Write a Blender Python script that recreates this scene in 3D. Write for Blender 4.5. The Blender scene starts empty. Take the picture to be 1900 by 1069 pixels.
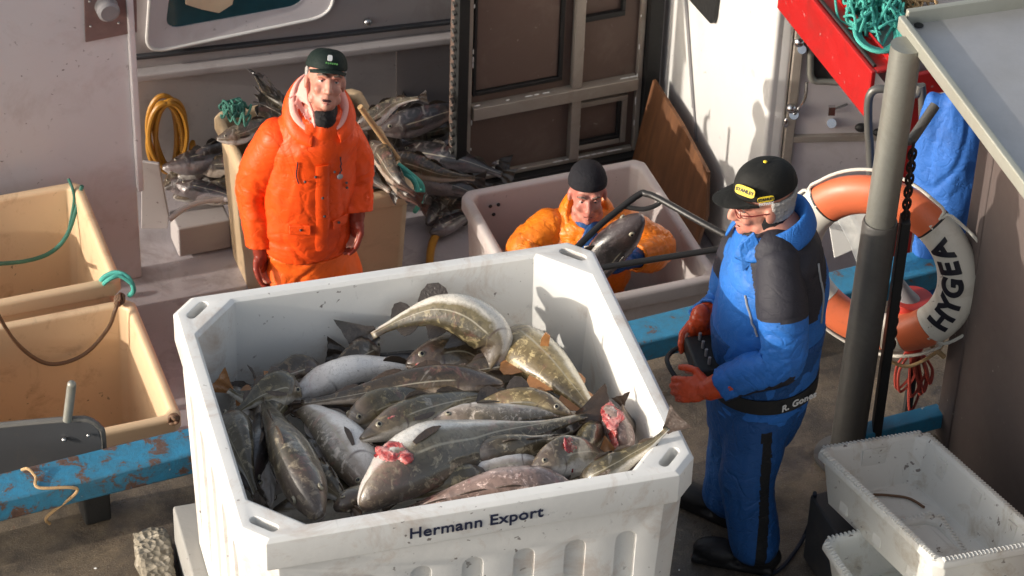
import bpy, bmesh, math, random
import numpy as np
from mathutils import Vector, Matrix, noise
random.seed(7)
R_ = math.radians
V = Vector
scene = bpy.context.scene
COL = scene.collection
# ------------------------------------------------------------------ camera
FPX, PITCH, ROLL, HC = 5600.0, 0.66907712, 0.03727238, 7.56753191
_r = V((1, 0, 0)); _f = V((0, math.cos(PITCH), -math.sin(PITCH))); _u = _r.cross(_f)
CR = _r * math.cos(ROLL) + _u * math.sin(ROLL)
CU = -_r * math.sin(ROLL) + _u * math.cos(ROLL)
cd = bpy.data.cameras.new('camera'); cam = bpy.data.objects.new('camera', cd); COL.objects.link(cam)
m = Matrix((CR, CU, -_f)).transposed().to_4x4(); m.translation = V((0, 0, HC)); cam.matrix_world = m
cd.sensor_width = 36; cd.lens = 36 * FPX / 1900; cd.clip_end = 2000
cd.dof.use_dof = True; cd.dof.focus_distance = 10.5; cd.dof.aperture_fstop = 9.0
scene.camera = cam
# ------------------------------------------------------------------ light
SUN_EL, SUN_AZ = R_(15), R_(20)      # the sun stands low on the left; azimuth of the shadows
sd = V((-math.cos(SUN_AZ) * math.cos(SUN_EL), -math.sin(SUN_AZ) * math.cos(SUN_EL), math.sin(SUN_EL)))
w = bpy.data.worlds.new('World'); scene.world = w; w.use_nodes = True
nt = w.node_tree; nt.nodes.clear()
out = nt.nodes.new('ShaderNodeOutputWorld'); bg = nt.nodes.new('ShaderNodeBackground')
sky = nt.nodes.new('ShaderNodeTexSky'); sky.sky_type = 'NISHITA'; sky.sun_disc = False
sky.sun_elevation = SUN_EL; sky.sun_rotation = math.atan2(sd.x, sd.y)
sky.dust_density = 3.0; sky.ozone_density = 0.6; sky.air_density = 1.0
hs = nt.nodes.new('ShaderNodeHueSaturation'); hs.inputs['Saturation'].default_value = 0.50
nt.links.new(sky.outputs[0], hs.inputs['Color']); nt.links.new(hs.outputs[0], bg.inputs[0])
bg.inputs[1].default_value = 0.15; nt.links.new(bg.outputs[0], out.inputs[0])
sl = bpy.data.lights.new('sun', 'SUN'); sl.energy = 2.4; sl.angle = R_(0.5); sl.color = (1.0, 0.92, 0.82)
so = bpy.data.objects.new('sun', sl); COL.objects.link(so); so.rotation_euler = (-sd).to_track_quat('-Z', 'Y').to_euler()
scene.view_settings.view_transform = 'Standard'; scene.view_settings.look = 'None'
scene.view_settings.exposure = 0.68; scene.view_settings.gamma = 1.0
# ------------------------------------------------------------------ helpers
def S(x, y, z=None, Y=None):
    """a surveyed point of the photograph, at a known height z or a known distance Y"""
    d = CR * ((x - 950) / FPX) - CU * ((y - 534.5) / FPX) + _f
    t = (z - HC) / d.z if z is not None else Y / d.y
    return V((0, 0, HC)) + d * t

def tag(o, label=None, cat=None, group=None, kind=None):
    for k, v in (('label', label), ('category', cat), ('group', group), ('kind', kind)):
        if v: o[k] = v
    return o

def empty(name, loc=(0, 0, 0), label=None, cat=None, group=None, rot=0):
    o = bpy.data.objects.new(name, None); COL.objects.link(o); o.location = loc; o.rotation_euler = (0, 0, rot)
    o.empty_display_size = 0.1
    return tag(o, label, cat, group)

def link(name, me, mats, parent=None, smooth=True):
    if not isinstance(mats, (list, tuple)): mats = [mats]
    me.name = name
    for mt in mats: me.materials.append(mt)
    if smooth:
        me.shade_smooth()
    o = bpy.data.objects.new(name, me); COL.objects.link(o)
    if parent is not None:
        bpy.context.view_layer.update()
        o.parent = parent; o.matrix_parent_inverse = parent.matrix_basis.inverted()
    return o

class MB:
    def __init__(s): s.v = []; s.f = []; s.m = []
    def add(s, vs, fs, mi=0):
        n = len(s.v); s.v += [tuple(v) for v in vs]; s.f += [tuple(i + n for i in f) for f in fs]; s.m += [mi] * len(fs); return s
    def box(s, c, size, ax=None, mi=0):
        ax = ax or (V((1, 0, 0)), V((0, 1, 0)), V((0, 0, 1))); c = V(c)
        vs = [c + ax[0] * (sx * size[0] / 2) + ax[1] * (sy * size[1] / 2) + ax[2] * (sz * size[2] / 2) for sz in (-1, 1) for sy in (-1, 1) for sx in (-1, 1)]
        return s.add(vs, [(0, 2, 3, 1), (4, 5, 7, 6), (0, 1, 5, 4), (2, 6, 7, 3), (0, 4, 6, 2), (1, 3, 7, 5)], mi)
    def prism(s, poly, h, mi=0):
        """poly: 3-D outline, h: thickness vector"""
        n = len(poly); poly = [V(p) for p in poly]; h = V(h)
        vs = poly + [p + h for p in poly]
        fs = [tuple(range(n))[::-1], tuple(range(n, 2 * n))] + [(i, (i + 1) % n, n + (i + 1) % n, n + i) for i in range(n)]
        return s.add(vs, fs, mi)
    def tube(s, pts, r, seg=10, closed=False, mi=0, caps=True, flat=None):
        pts = [V(p) for p in pts]; n = len(pts)
        rs = r if isinstance(r, (list, tuple)) else [r] * n
        prev = None; rings = []
        for i, p in enumerate(pts):
            if closed: t = (pts[(i + 1) % n] - pts[i - 1]).normalized()
            else: t = (pts[min(i + 1, n - 1)] - pts[max(i - 1, 0)]).normalized()
            if prev is None:
                a = V((0, 0, 1)) if abs(t.z) < .9 else V((1, 0, 0))
                nn = (a - t * a.dot(t)).normalized()
            else:
                nn = prev - t * prev.dot(t)
                nn = nn.normalized() if nn.length > 1e-6 else prev
            prev = nn; b = t.cross(nn)
            rings.append([p + (nn * math.cos(2 * math.pi * k / seg) + b * math.sin(2 * math.pi * k / seg)) * rs[i] for k in range(seg)])
        vs = [v for rg in rings for v in rg]; fs = []
        for i in range(n if closed else n - 1):
            j = (i + 1) % n
            for k in range(seg):
                l = (k + 1) % seg; fs.append((i * seg + k, i * seg + l, j * seg + l, j * seg + k))
        if not closed and caps: fs += [tuple(range(seg))[::-1], tuple((n - 1) * seg + k for k in range(seg))]
        return s.add(vs, fs, mi)
    def rings(s, rings, cap0=True, cap1=True, mi=0):
        seg = len(rings[0]); vs = [v for r in rings for v in r]; fs = []
        for i in range(len(rings) - 1):
            for k in range(seg):
                l = (k + 1) % seg; fs.append((i * seg + k, i * seg + l, (i + 1) * seg + l, (i + 1) * seg + k))
        if cap0: fs.append(tuple(range(seg))[::-1])
        if cap1: fs.append(tuple((len(rings) - 1) * seg + k for k in range(seg)))
        return s.add(vs, fs, mi)
    def ell(s, c, r, ax=None, nu=14, nv=9, mi=0):
        ax = ax or (V((1, 0, 0)), V((0, 1, 0)), V((0, 0, 1))); c = V(c)
        if not isinstance(r, (list, tuple)): r = (r, r, r)
        P = lambda th, ph: c + ax[0] * (r[0] * math.sin(th) * math.cos(ph)) + ax[1] * (r[1] * math.sin(th) * math.sin(ph)) + ax[2] * (r[2] * math.cos(th))
        vs = [P(0, 0)] + [P(math.pi * i / nv, 2 * math.pi * k / nu) for i in range(1, nv) for k in range(nu)] + [P(math.pi, 0)]
        fs = [(0, 1 + k, 1 + (k + 1) % nu) for k in range(nu)]
        for i in range(nv - 2):
            for k in range(nu):
                l = (k + 1) % nu; fs.append((1 + i * nu + k, 1 + (i + 1) * nu + k, 1 + (i + 1) * nu + l, 1 + i * nu + l))
        e = len(vs) - 1; b = 1 + (nv - 2) * nu
        fs += [(e, b + (k + 1) % nu, b + k) for k in range(nu)]
        return s.add(vs, fs, mi)
    def chain(s, pts, rs, ax=None, seg=14):
        """tapered limb: tube plus round joints"""
        pts = [V(p) for p in pts]
        for i in range(len(pts) - 1):
            d = pts[i + 1] - pts[i]; k = max(2, int(d.length / .03))
            s.tube([pts[i] + d * (j / k) for j in range(k + 1)], [rs[i] + (rs[i + 1] - rs[i]) * j / k for j in range(k + 1)], seg)
        for p, r in zip(pts, rs): s.ell(p, r, nu=seg, nv=8)
        return s
    def mesh(s):
        me = bpy.data.meshes.new('m'); me.from_pydata(s.v, [], s.f)
        me.polygons.foreach_set('material_index', s.m)
        bm = bmesh.new(); bm.from_mesh(me); bmesh.ops.recalc_face_normals(bm, faces=bm.faces); bm.to_mesh(me); bm.free()
        return me
    def build(s, name, mats, parent=None, smooth=True, bevel=0, seg=2):
        me = s.mesh()
        o = link(name, me, mats, parent, smooth)
        if bevel:
            md = o.modifiers.new('bevel', 'BEVEL'); md.width = bevel; md.segments = seg; md.limit_method = 'ANGLE'; md.angle_limit = R_(35)
        if smooth and not bevel: auto(o)
        if bevel: md = o.modifiers.new('wn', 'WEIGHTED_NORMAL')
        return o

def auto(o, ang=40):
    me = o.data; me.set_sharp_from_angle(angle=R_(ang))

def baked(o):
    dg = bpy.context.evaluated_depsgraph_get(); dg.update()
    me = bpy.data.meshes.new_from_object(o.evaluated_get(dg)); return me

def tmp(me):
    o = bpy.data.objects.new('tmp', me); COL.objects.link(o); return o

def kill(o):
    bpy.data.objects.remove(o, do_unlink=True)

def wrinkle_disp(me, amp, freq, st=(1, 1, 1), ridge=True, seed=0, mask=None):
    n = len(me.vertices)
    nrm = np.zeros(n * 3); me.vertices.foreach_get('normal', nrm); nrm = nrm.reshape(-1, 3)
    co = np.zeros(n * 3); me.vertices.foreach_get('co', co); co = co.reshape(-1, 3)
    off = V((seed * 3.1, seed * 1.7, seed * .9))
    d = np.zeros(n)
    for i in range(n):
        p = V(co[i]); q = V((p.x * st[0], p.y * st[1], p.z * st[2])) * freq + off
        q = q + noise.noise_vector(p * freq * .5 + off) * .8
        a = noise.noise(q)
        v = (.35 - abs(a) * 1.2 - 1.0 * math.exp(-(a / .07) ** 2)) if ridge else a
        v += .5 * noise.noise(q * 2.3)
        if mask: v *= mask(p)
        d[i] = v * amp
    co += nrm * d[:, None]
    me.vertices.foreach_set('co', co.ravel()); me.update()
    return me

def blob(mb, voxel=.008, smooth=4, wr=None):
    """union of overlapping closed pieces -> ONE continuous skin"""
    me = mb.mesh(); o = tmp(me)
    md = o.modifiers.new('r', 'REMESH'); md.mode = 'VOXEL'; md.voxel_size = voxel; md.adaptivity = 0
    sm = o.modifiers.new('s', 'SMOOTH'); sm.iterations = smooth; sm.factor = .5
    me2 = baked(o); kill(o)
    if wr:
        if not isinstance(wr, list): wr = [wr]
        for q in wr: wrinkle_disp(me2, **q)
    return me2

def smoothpath(pts, n=8, closed=False):
    pts = [V(p) for p in pts]; o = []
    m = len(pts); R = range(m) if closed else range(m - 1)
    for i in R:
        if closed: a, b, c, d = pts[i - 1], pts[i], pts[(i + 1) % m], pts[(i + 2) % m]
        else: a, b, c, d = pts[max(i - 1, 0)], pts[i], pts[i + 1], pts[min(i + 2, m - 1)]
        for k in range(n):
            t = k / n
            o.append(.5 * ((2 * b) + (c - a) * t + (2 * a - 5 * b + 4 * c - d) * t * t + (3 * b - a - 3 * c + d) * t ** 3))
    if not closed: o.append(pts[-1])
    return o

# ------------------------------------------------------------------ materials
class N:
    def __init__(s, name):
        s.m = bpy.data.materials.new(name); s.m.use_nodes = True; s.t = s.m.node_tree; s.b = s.t.nodes['Principled BSDF']
        s.co = s.t.nodes.new('ShaderNodeTexCoord').outputs['Object']
    def n(s, ty, **k):
        x = s.t.nodes.new(ty)
        for a, b in k.items(): setattr(x, a, b)
        return x
    def l(s, a, b): s.t.links.new(a, b)
    def noise(s, scale, detail=4, rough=.6, vec=None, st=None, dist=0):
        x = s.n('ShaderNodeTexNoise'); x.inputs['Scale'].default_value = scale; x.inputs['Detail'].default_value = detail
        x.inputs['Roughness'].default_value = rough; x.inputs['Distortion'].default_value = dist
        v = vec or s.co
        if st:
            mp = s.n('ShaderNodeMapping'); mp.inputs['Scale'].default_value = st; s.l(v, mp.inputs[0]); v = mp.outputs[0]
        s.l(v, x.inputs['Vector']); return x.outputs['Fac']
    def ramp(s, fac, stops, interp='LINEAR'):
        x = s.n('ShaderNodeValToRGB'); cr = x.color_ramp; cr.interpolation = interp
        while len(cr.elements) > 1: cr.elements.remove(cr.elements[0])
        for i, (p, c) in enumerate(stops):
            c = c if isinstance(c, (tuple, list)) else (c, c, c)
            e = cr.elements[0] if i == 0 else cr.elements.new(p)
            e.position = p; e.color = (*c[:3], 1)
        s.l(fac, x.inputs[0]); return x.outputs[0]
    def mix(s, fac, a, b, mode='MIX'):
        x = s.n('ShaderNodeMix', data_type='RGBA', blend_type=mode)
        for sock, v in ((x.inputs[0], fac), (x.inputs[6], a), (x.inputs[7], b)):
            if hasattr(v, 'links'): s.l(v, sock)
            elif isinstance(v, (tuple, list)): sock.default_value = (*v[:3], 1)
            else: sock.default_value = v
        return x.outputs[2]
    def math(s, op, a, b=0.5, c=None):
        x = s.n('ShaderNodeMath', operation=op)
        for i, v in enumerate((a, b, c)):
            if v is None: continue
            if hasattr(v, 'links'): s.l(v, x.inputs[i])
            else: x.inputs[i].default_value = v
        return x.outputs[0]
    def bump(s, h, strength=.3, dist=.01, prev=None):
        x = s.n('ShaderNodeBump'); x.inputs['Strength'].default_value = strength; x.inputs['Distance'].default_value = dist
        s.l(h, x.inputs['Height'])
        if prev is not None: s.l(prev, x.inputs['Normal'])
        return x.outputs[0]
    def fin(s, col, rough=.5, metal=0, normal=None, **k):
        for nme, v in (('Base Color', col), ('Roughness', rough), ('Metallic', metal)):
            if hasattr(v, 'links'): s.l(v, s.b.inputs[nme])
            elif isinstance(v, (tuple, list)): s.b.inputs[nme].default_value = (*v[:3], 1)
            else: s.b.inputs[nme].default_value = v
        if normal is not None: s.l(normal, s.b.inputs['Normal'])
        for a, b in k.items(): s.b.inputs[a.replace('_', ' ')].default_value = b
        return s.m

def plain(name, c, rough=.5, metal=0, var=.15, scale=12, bump=.15, bd=.004, bs=60, **k):
    q = N(name); f = q.noise(scale, 5)
    col = q.mix(f, tuple(x * (1 - var) for x in c), tuple(min(1, x * (1 + var)) for x in c))
    rg = q.math('MULTIPLY_ADD', q.noise(scale * 2.3, 3), .2, rough - .1)
    return q.fin(col, rg, metal, q.bump(q.noise(bs, 3), bump, bd), **k)

def grimy(name, c, dirt=(.20, .12, .07), amount=.5, rough=.45, spots=.62, spotc=(.06, .03, .02), scale=3.0, bump=.1, st=None, lo=None, **k):
    """painted or moulded plastic surface with soft dirt clouds, scuffs and small dark specks"""
    q = N(name)
    c2 = lo or tuple(x * .86 for x in c)
    base = q.mix(q.noise(scale, 5, .65), c2, c)
    d = q.ramp(q.noise(scale * 1.7, 8, .72, st=st, dist=.6), [(.52, 0), (.74, amount)])
    col = q.mix(d, base, dirt)
    s1 = q.ramp(q.noise(38, 2, .5, dist=.4), [(spots + .09, 0), (spots + .13, .75)])
    s2 = q.ramp(q.noise(2.2, 2), [(.45, 0), (.6, 1)])
    col = q.mix(q.math('MULTIPLY', s1, s2), col, spotc)
    scr = q.ramp(q.noise(26, 3, .6, st=(1, .08, .6)), [(.68, 0), (.74, .35)])
    col = q.mix(scr, col, tuple(x * .55 for x in c))
    rg = q.math('MULTIPLY_ADD', q.noise(14, 4), .3, rough - .12)
    return q.fin(col, rg, 0, q.bump(q.noise(9, 6, .6), bump, .01), **k)

M = {}
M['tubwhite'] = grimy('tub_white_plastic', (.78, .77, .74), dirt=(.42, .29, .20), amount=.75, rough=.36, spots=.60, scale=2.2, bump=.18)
M['tubtan'] = grimy('tan_tub_plastic', (.76, .54, .33), dirt=(.36, .18, .08), amount=.75, rough=.42, spots=.60, scale=3)
M['tubtan2'] = grimy('pale_tan_tub_plastic', (.60, .44, .27), dirt=(.30, .19, .11), amount=.5, rough=.45)
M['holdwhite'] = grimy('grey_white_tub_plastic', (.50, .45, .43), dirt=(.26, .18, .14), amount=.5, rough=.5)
M['cratewhite'] = grimy('crate_white_plastic', (.70, .70, .66), dirt=(.30, .21, .10), amount=.62, rough=.42, spots=.575, scale=4.5, bump=.3)
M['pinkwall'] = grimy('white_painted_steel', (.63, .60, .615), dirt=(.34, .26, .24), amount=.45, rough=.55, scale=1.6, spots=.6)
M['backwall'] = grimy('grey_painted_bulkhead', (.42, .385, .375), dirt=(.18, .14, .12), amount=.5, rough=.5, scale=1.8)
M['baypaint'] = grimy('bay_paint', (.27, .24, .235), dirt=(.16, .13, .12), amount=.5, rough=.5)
M['cabinwhite'] = grimy('white_gelcoat', (.74, .73, .70), dirt=(.45, .38, .30), amount=.25, rough=.35, scale=1.4, spots=.64)
M['doorlilac'] = grimy('pale_door_paint', (.62, .57, .57), dirt=(.3, .24, .2), amount=.4, rough=.4, scale=2)
M['glass'] = plain('dark_teal_glass', (.015, .075, .10), .12, var=.3, bump=.02)
M['rubber'] = plain('black_rubber', (.012, .012, .012), .6, bump=.3)
M['blackmetal'] = plain('black_painted_tube', (.02, .018, .017), .42, bump=.2)
M['darkplate'] = grimy('dark_grey_plate', (.045, .047, .052), dirt=(.10, .08, .06), amount=.5, rough=.5)
M['bolt'] = plain('steel_bolt', (.5, .5, .5), .3, 1)
M['chrome'] = plain('chrome_steel', (.62, .62, .62), .16, 1, bump=.05)
M['red'] = grimy('red_paint', (.42, .012, .012), dirt=(.12, .02, .015), amount=.5, rough=.38, spotc=(.4, .3, .28), spots=.6)
M['redrope'] = plain('red_rope', (.30, .035, .02), .7, bump=.6, bs=200)
M['redfloat'] = plain('red_plastic_float', (.40, .03, .02), .45)
M['orangebuoy'] = grimy('orange_lifebuoy_skin', (.66, .15, .06), dirt=(.30, .09, .05), amount=.65, rough=.42)
M['whitebuoy'] = grimy('white_lifebuoy_skin', (.68, .64, .56), dirt=(.38, .32, .24), amount=.75, rough=.5)
M['blackpaint'] = plain('black_print', (.010, .010, .018), .5, var=.05, bump=0)
M['navyprint'] = plain('navy_print', (.012, .018, .05), .45, var=.05, bump=0)
M['whiteprint'] = plain('white_print', (.7, .7, .68), .5, var=.05, bump=0)
M['greenprint'] = plain('green_print', (.10, .30, .08), .5, var=.05, bump=0)
M['yellow'] = plain('yellow_patch', (.75, .55, .03), .5, var=.05, bump=.1)
M['tealrope'] = plain('teal_rope', (.06, .36, .30), .7, var=.35, bump=.8, bs=220)
M['tealdark'] = plain('dark_green_rope', (.04, .16, .12), .75, var=.4, bump=.8, bs=220)
M['brownrope'] = plain('wet_brown_rope', (.14, .075, .04), .6, var=.3, bump=.6, bs=200)
M['tanrope'] = plain('tan_rope', (.42, .27, .13), .7, var=.3, bump=.8, bs=220)
M['whiterope'] = plain('white_rope', (.60, .57, .50), .75, var=.2, bump=.7, bs=220)
M['yellowhose'] = plain('yellow_hose', (.42, .19, .02), .45, var=.2)
M['skin'] = None
M['chain'] = plain('rusty_chain', (.035, .022, .018), .55, .4, var=.5)
M['rust'] = plain('rusty_fitting', (.20, .13, .12), .6, .1, var=.3, scale=20)
M['greypaint'] = plain('grey_fitting', (.22, .21, .215), .45)
M['cable'] = plain('dark_cable', (.012, .018, .035), .5)
M['foam'] = plain('cream_board', (.66, .52, .36), .8, var=.2)

def metal(name, c, rough, dirt, streak=(1, 1, .15), amt=.6, met=.75, bump=.15):
    q = N(name)
    f = q.noise(5, 6, .65, st=streak); g = q.ramp(q.noise(2.4, 7, .7, dist=.8), [(.42, 0), (.68, amt)])
    col = q.mix(g, q.mix(f, tuple(x * .8 for x in c), tuple(min(1, x * 1.15) for x in c)), dirt)
    mt = q.math('MULTIPLY_ADD', g, -.5, met)
    return q.fin(col, q.math('MULTIPLY_ADD', q.noise(30, 4), .25, rough - .1), mt, q.bump(q.noise(40, 4, .6), bump, .004))
M['galv'] = metal('galvanised_steel', (.36, .36, .32), .45, (.17, .16, .13))
M['galvdark'] = metal('dark_steel', (.15, .145, .135), .42, (.05, .045, .04), met=.5)  # darker steel than galv; lower post and small tubes
M['alu'] = metal('worn_aluminium', (.42, .38, .33), .45, (.22, .17, .13), met=.5)
M['stainless'] = metal('stainless_table', (.47, .46, .46), .38, (.30, .28, .26), met=.6, amt=.35)
M['edge'] = metal('table_edge_steel', (.42, .42, .36), .42, (.26, .24, .18), met=.5)
M['brownpanel'] = grimy('brown_door_panel', (.135, .09, .072), dirt=(.22, .17, .14), amount=.45, rough=.5, scale=2.4, spotc=(.4, .35, .3), spots=.63)
M['sidepanel'] = grimy('shade_dark_side_panel', (.13, .10, .09), dirt=(.09, .07, .065), amount=.6, rough=.55, scale=1.3, spotc=(.4, .38, .34), spots=.63)  # tan panel; base and dirt clouds darkened to stand for a cast shadow
M['concrete_slab'] = grimy('grey_slab', (.30, .29, .27), dirt=(.16, .13, .10), amount=.6, rough=.8, scale=4, bump=.5)

def quay_mat():
    q = N('quay_concrete')
    big = q.noise(1.7, 7, .72, dist=.5)
    col = q.ramp(big, [(.32, (.060, .048, .038)), (.48, (.130, .100, .070)), (.62, (.24, .18, .115))])
    ag = q.ramp(q.noise(170, 3, .7), [(.52, 0), (.70, 1)])
    col = q.mix(q.math('MULTIPLY', ag, .6), col, (.34, .29, .22))
    dk = q.ramp(q.noise(3.1, 6, .7), [(.40, .75), (.56, 0)])
    col = q.mix(dk, col, (.035, .030, .028))
    blood = q.ramp(q.noise(6, 3, .5, dist=1.4), [(.735, 0), (.755, .6)])
    col = q.mix(blood, col, (.14, .02, .015))
    rg = q.ramp(q.noise(2.2, 6, .7), [(.40, .10), (.47, .32), (.62, .85)])
    n1 = q.bump(q.noise(140, 5, .7), .7, .004); n2 = q.bump(q.noise(7, 6, .6), .4, .02, n1)
    return q.fin(col, rg, 0, n2)
M['quay'] = quay_mat()
def rubble():
    q = N('rough_aggregate')
    v = q.n('ShaderNodeTexVoronoi'); v.inputs['Scale'].default_value = 38; q.l(q.co, v.inputs['Vector'])
    col = q.mix(q.noise(20, 6, .8), (.05, .045, .03), (.50, .43, .33))
    col = q.mix(.6, col, q.ramp(v.outputs['Color'], [(0, (.07, .06, .045)), (.5, (.22, .19, .14)), (1, (.46, .41, .33))]))
    return q.fin(col, .9, 0, q.bump(v.outputs['Distance'], 1, .02))
M['rubble'] = rubble()
def deck():
    q = N('boat_deck_paint')
    col = q.mix(q.noise(1.8, 7, .7), (.33, .30, .32), (.50, .46, .48))
    w_ = q.ramp(q.noise(4, 6, .7, dist=1), [(.5, 0), (.7, .6)])
    col = q.mix(w_, col, (.20, .165, .15))
    return q.fin(col, q.ramp(q.noise(3, 5), [(.4, .25), (.6, .6)]), 0, q.bump(q.noise(60, 4), .3, .004))
M['deck'] = deck()
def rail_mat():
    q = N('blue_paint_rust')
    f = q.noise(13, 8, .75, dist=.4)
    xs = q.n('ShaderNodeSeparateXYZ'); q.l(q.co, xs.inputs[0])
    # the wear lies on the left length of the rail
    lf = q.ramp(q.math('MULTIPLY_ADD', xs.outputs[0], -.35, .25), [(.0, 0), (1, .09)])
    f2 = q.math('ADD', f, lf)
    col = q.ramp(f2, [(.46, (.030, .22, .38)), (.60, (.04, .17, .27)), (.635, (.14, .075, .05)), (.74, (.085, .05, .04))])
    sp = q.ramp(q.noise(15, 4, .6), [(.70, 0), (.73, .9)])
    col = q.mix(sp, col, (.55, .55, .52))
    gr = q.ramp(q.noise(2.5, 5, .7), [(.55, 0), (.75, .5)])
    col = q.mix(gr, col, (.03, .07, .09))
    return q.fin(col, .5, 0, q.bump(f, .5, .01))
M['rail'] = rail_mat()
def plymat():
    q = N('orange_plywood')
    f = q.noise(5, 6, .6, st=(4, 4, .35), dist=1.2)
    col = q.ramp(f, [(.3, (.10, .042, .018)), (.55, (.16, .066, .026)), (.75, (.22, .095, .038))])
    return q.fin(col, .55, 0, q.bump(f, .2, .004))
M['ply'] = plymat()
def fabric(name, c, rough=.55, var=.22, coat=0, wb=.6, wscale=9, dirt=None, st=(1, 1, .8)):
    wb *= .45; wscale *= .8
    q = N(name)
    f = q.noise(4, 5, .6)
    col = q.mix(f, tuple(x * (1 - var) for x in c), tuple(min(1, x * (1 + var)) for x in c))
    if dirt: col = q.mix(q.ramp(q.noise(3.5, 7, .75, dist=.8), [(.50, 0), (.72, .55)]), col, dirt)
    h = q.noise(wscale, 5, .55, st=st, dist=1.6)
    cz = q.ramp(q.noise(wscale * .75, 2, .5, st=st, dist=1.1), [(.455, 0), (.495, 1), (.505, 1), (.535, 0)])
    cz2 = q.ramp(q.noise(wscale * 1.9, 2, .5, st=(.8, .8, 1.6), dist=1.4), [(.46, 0), (.50, .6), (.53, 0)])
    n0 = q.bump(q.math('ADD', cz, cz2), min(1, wb * 1.3), -.007)
    n1 = q.bump(h, wb, .02, n0); n2 = q.bump(q.noise(420, 2), .12, .001, n1)
    m_ = q.fin(col, q.math('MULTIPLY_ADD', q.noise(8, 4), .25, rough - .12), 0, n2)
    q.b.inputs['Coat Weight'].default_value = coat; q.b.inputs['Coat Roughness'].default_value = .3; q.b.inputs['Specular IOR Level'].default_value = .32
    return m_
M['blue'] = fabric('blue_nylon', (.024, .145, .48), .55, dirt=(.03, .075, .16), wb=.5, wscale=12)
M['bluedark'] = fabric('blue_nylon_shaded', (.012, .072, .235), .55, dirt=(.018, .045, .10), wb=.75, wscale=12)  # coverall blue darkened to stand for the shade on the legs
M['charcoal'] = fabric('charcoal_nylon', (.026, .025, .033), .65, wb=.3)
M['blackcloth'] = fabric('black_cloth', (.012, .012, .013), .7)
M['capblack'] = fabric('black_cap_cloth', (.009, .009, .008), .75, wb=.3)
M['capgreen'] = fabric('dark_green_cap_cloth', (.004, .013, .010), .75, wb=.3)
M['knit'] = fabric('dark_knit_wool', (.013, .013, .017), .9, wb=.6, wscale=30)
FABX = dict()
M['orange'] = fabric('orange_oilskin', (.88, .080, .006), .52, var=.14, coat=.08, wb=.42, wscale=5.5, dirt=(.60, .05, .01))
M['orangelt'] = fabric('light_orange_oilskin', (.92, .13, .012), .5, var=.15, coat=.1, wb=.5, wscale=5.5)
M['amber'] = fabric('amber_oilskin', (.80, .20, .008), .42, var=.18, dirt=(.35, .10, .02), coat=.25, wb=.7)
M['pinkliner'] = fabric('pink_hood_liner', (.85, .40, .34), .8, wb=.3)
M['glove'] = fabric('orange_rubber_glove', (.62, .070, .016), .30, var=.2, dirt=(.30, .05, .02), coat=.4, wb=.3)
M['glovedark'] = fabric('dark_red_rubber_glove', (.23, .035, .02), .35, var=.2, wb=.3)
M['boot'] = fabric('black_rubber_boot', (.012, .011, .012), .5, wb=.2)
M['reflect'] = plain('grey_piping', (.30, .31, .33), .6)
M['jacketblue'] = fabric('worn_blue_overall', (.03, .13, .44), .65, dirt=(.02, .06, .19), wb=.45, wscale=14)
def skin(name, c, red):
    q = N(name)
    col = q.mix(q.ramp(q.noise(16, 4, .6), [(.4, 0), (.65, .7)]), c, red)
    m_ = q.fin(col, .5, 0, q.bump(q.noise(120, 3), .25, .002)); q.b.inputs['Subsurface Weight'].default_value = .08
    q.b.inputs['Subsurface Radius'].default_value = (.012, .005, .003); return m_
M['skin'] = skin('weathered_skin', (.52, .26, .19), (.50, .15, .10))
M['skinred'] = skin('ruddy_skin', (.46, .21, .16), (.44, .11, .08))
M['hair'] = plain('grey_hair', (.34, .32, .30), .6, var=.3, bump=.9, bs=150)
M['brow'] = plain('brow_hair', (.15, .11, .09), .7, bump=.5, bs=150)
M['lips'] = plain('lip_skin', (.30, .08, .065), .4, bump=.05)
M['mouth'] = plain('mouth_inside', (.05, .012, .012), .4, bump=0)
M['eyewhite'] = plain('eye_white', (.62, .57, .52), .2, var=.03, bump=0)
M['iris'] = plain('eye_iris', (.03, .03, .035), .15, var=.05, bump=0)
M['redframe'] = plain('dark_red_frame', (.14, .015, .015), .3, var=.05, bump=0)
M['water'] = plain('harbour_water', (.012, .03, .035), .08, var=.2, bump=.4, bd=.05, bs=3)
def clear():
    q = N('clear_plastic_sheet'); m_ = q.fin((.8, .8, .76), .18, 0, q.bump(q.noise(9, 4, .5), .8, .02))
    q.b.inputs['Alpha'].default_value = .42; return m_
M['sheet'] = clear()

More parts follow.
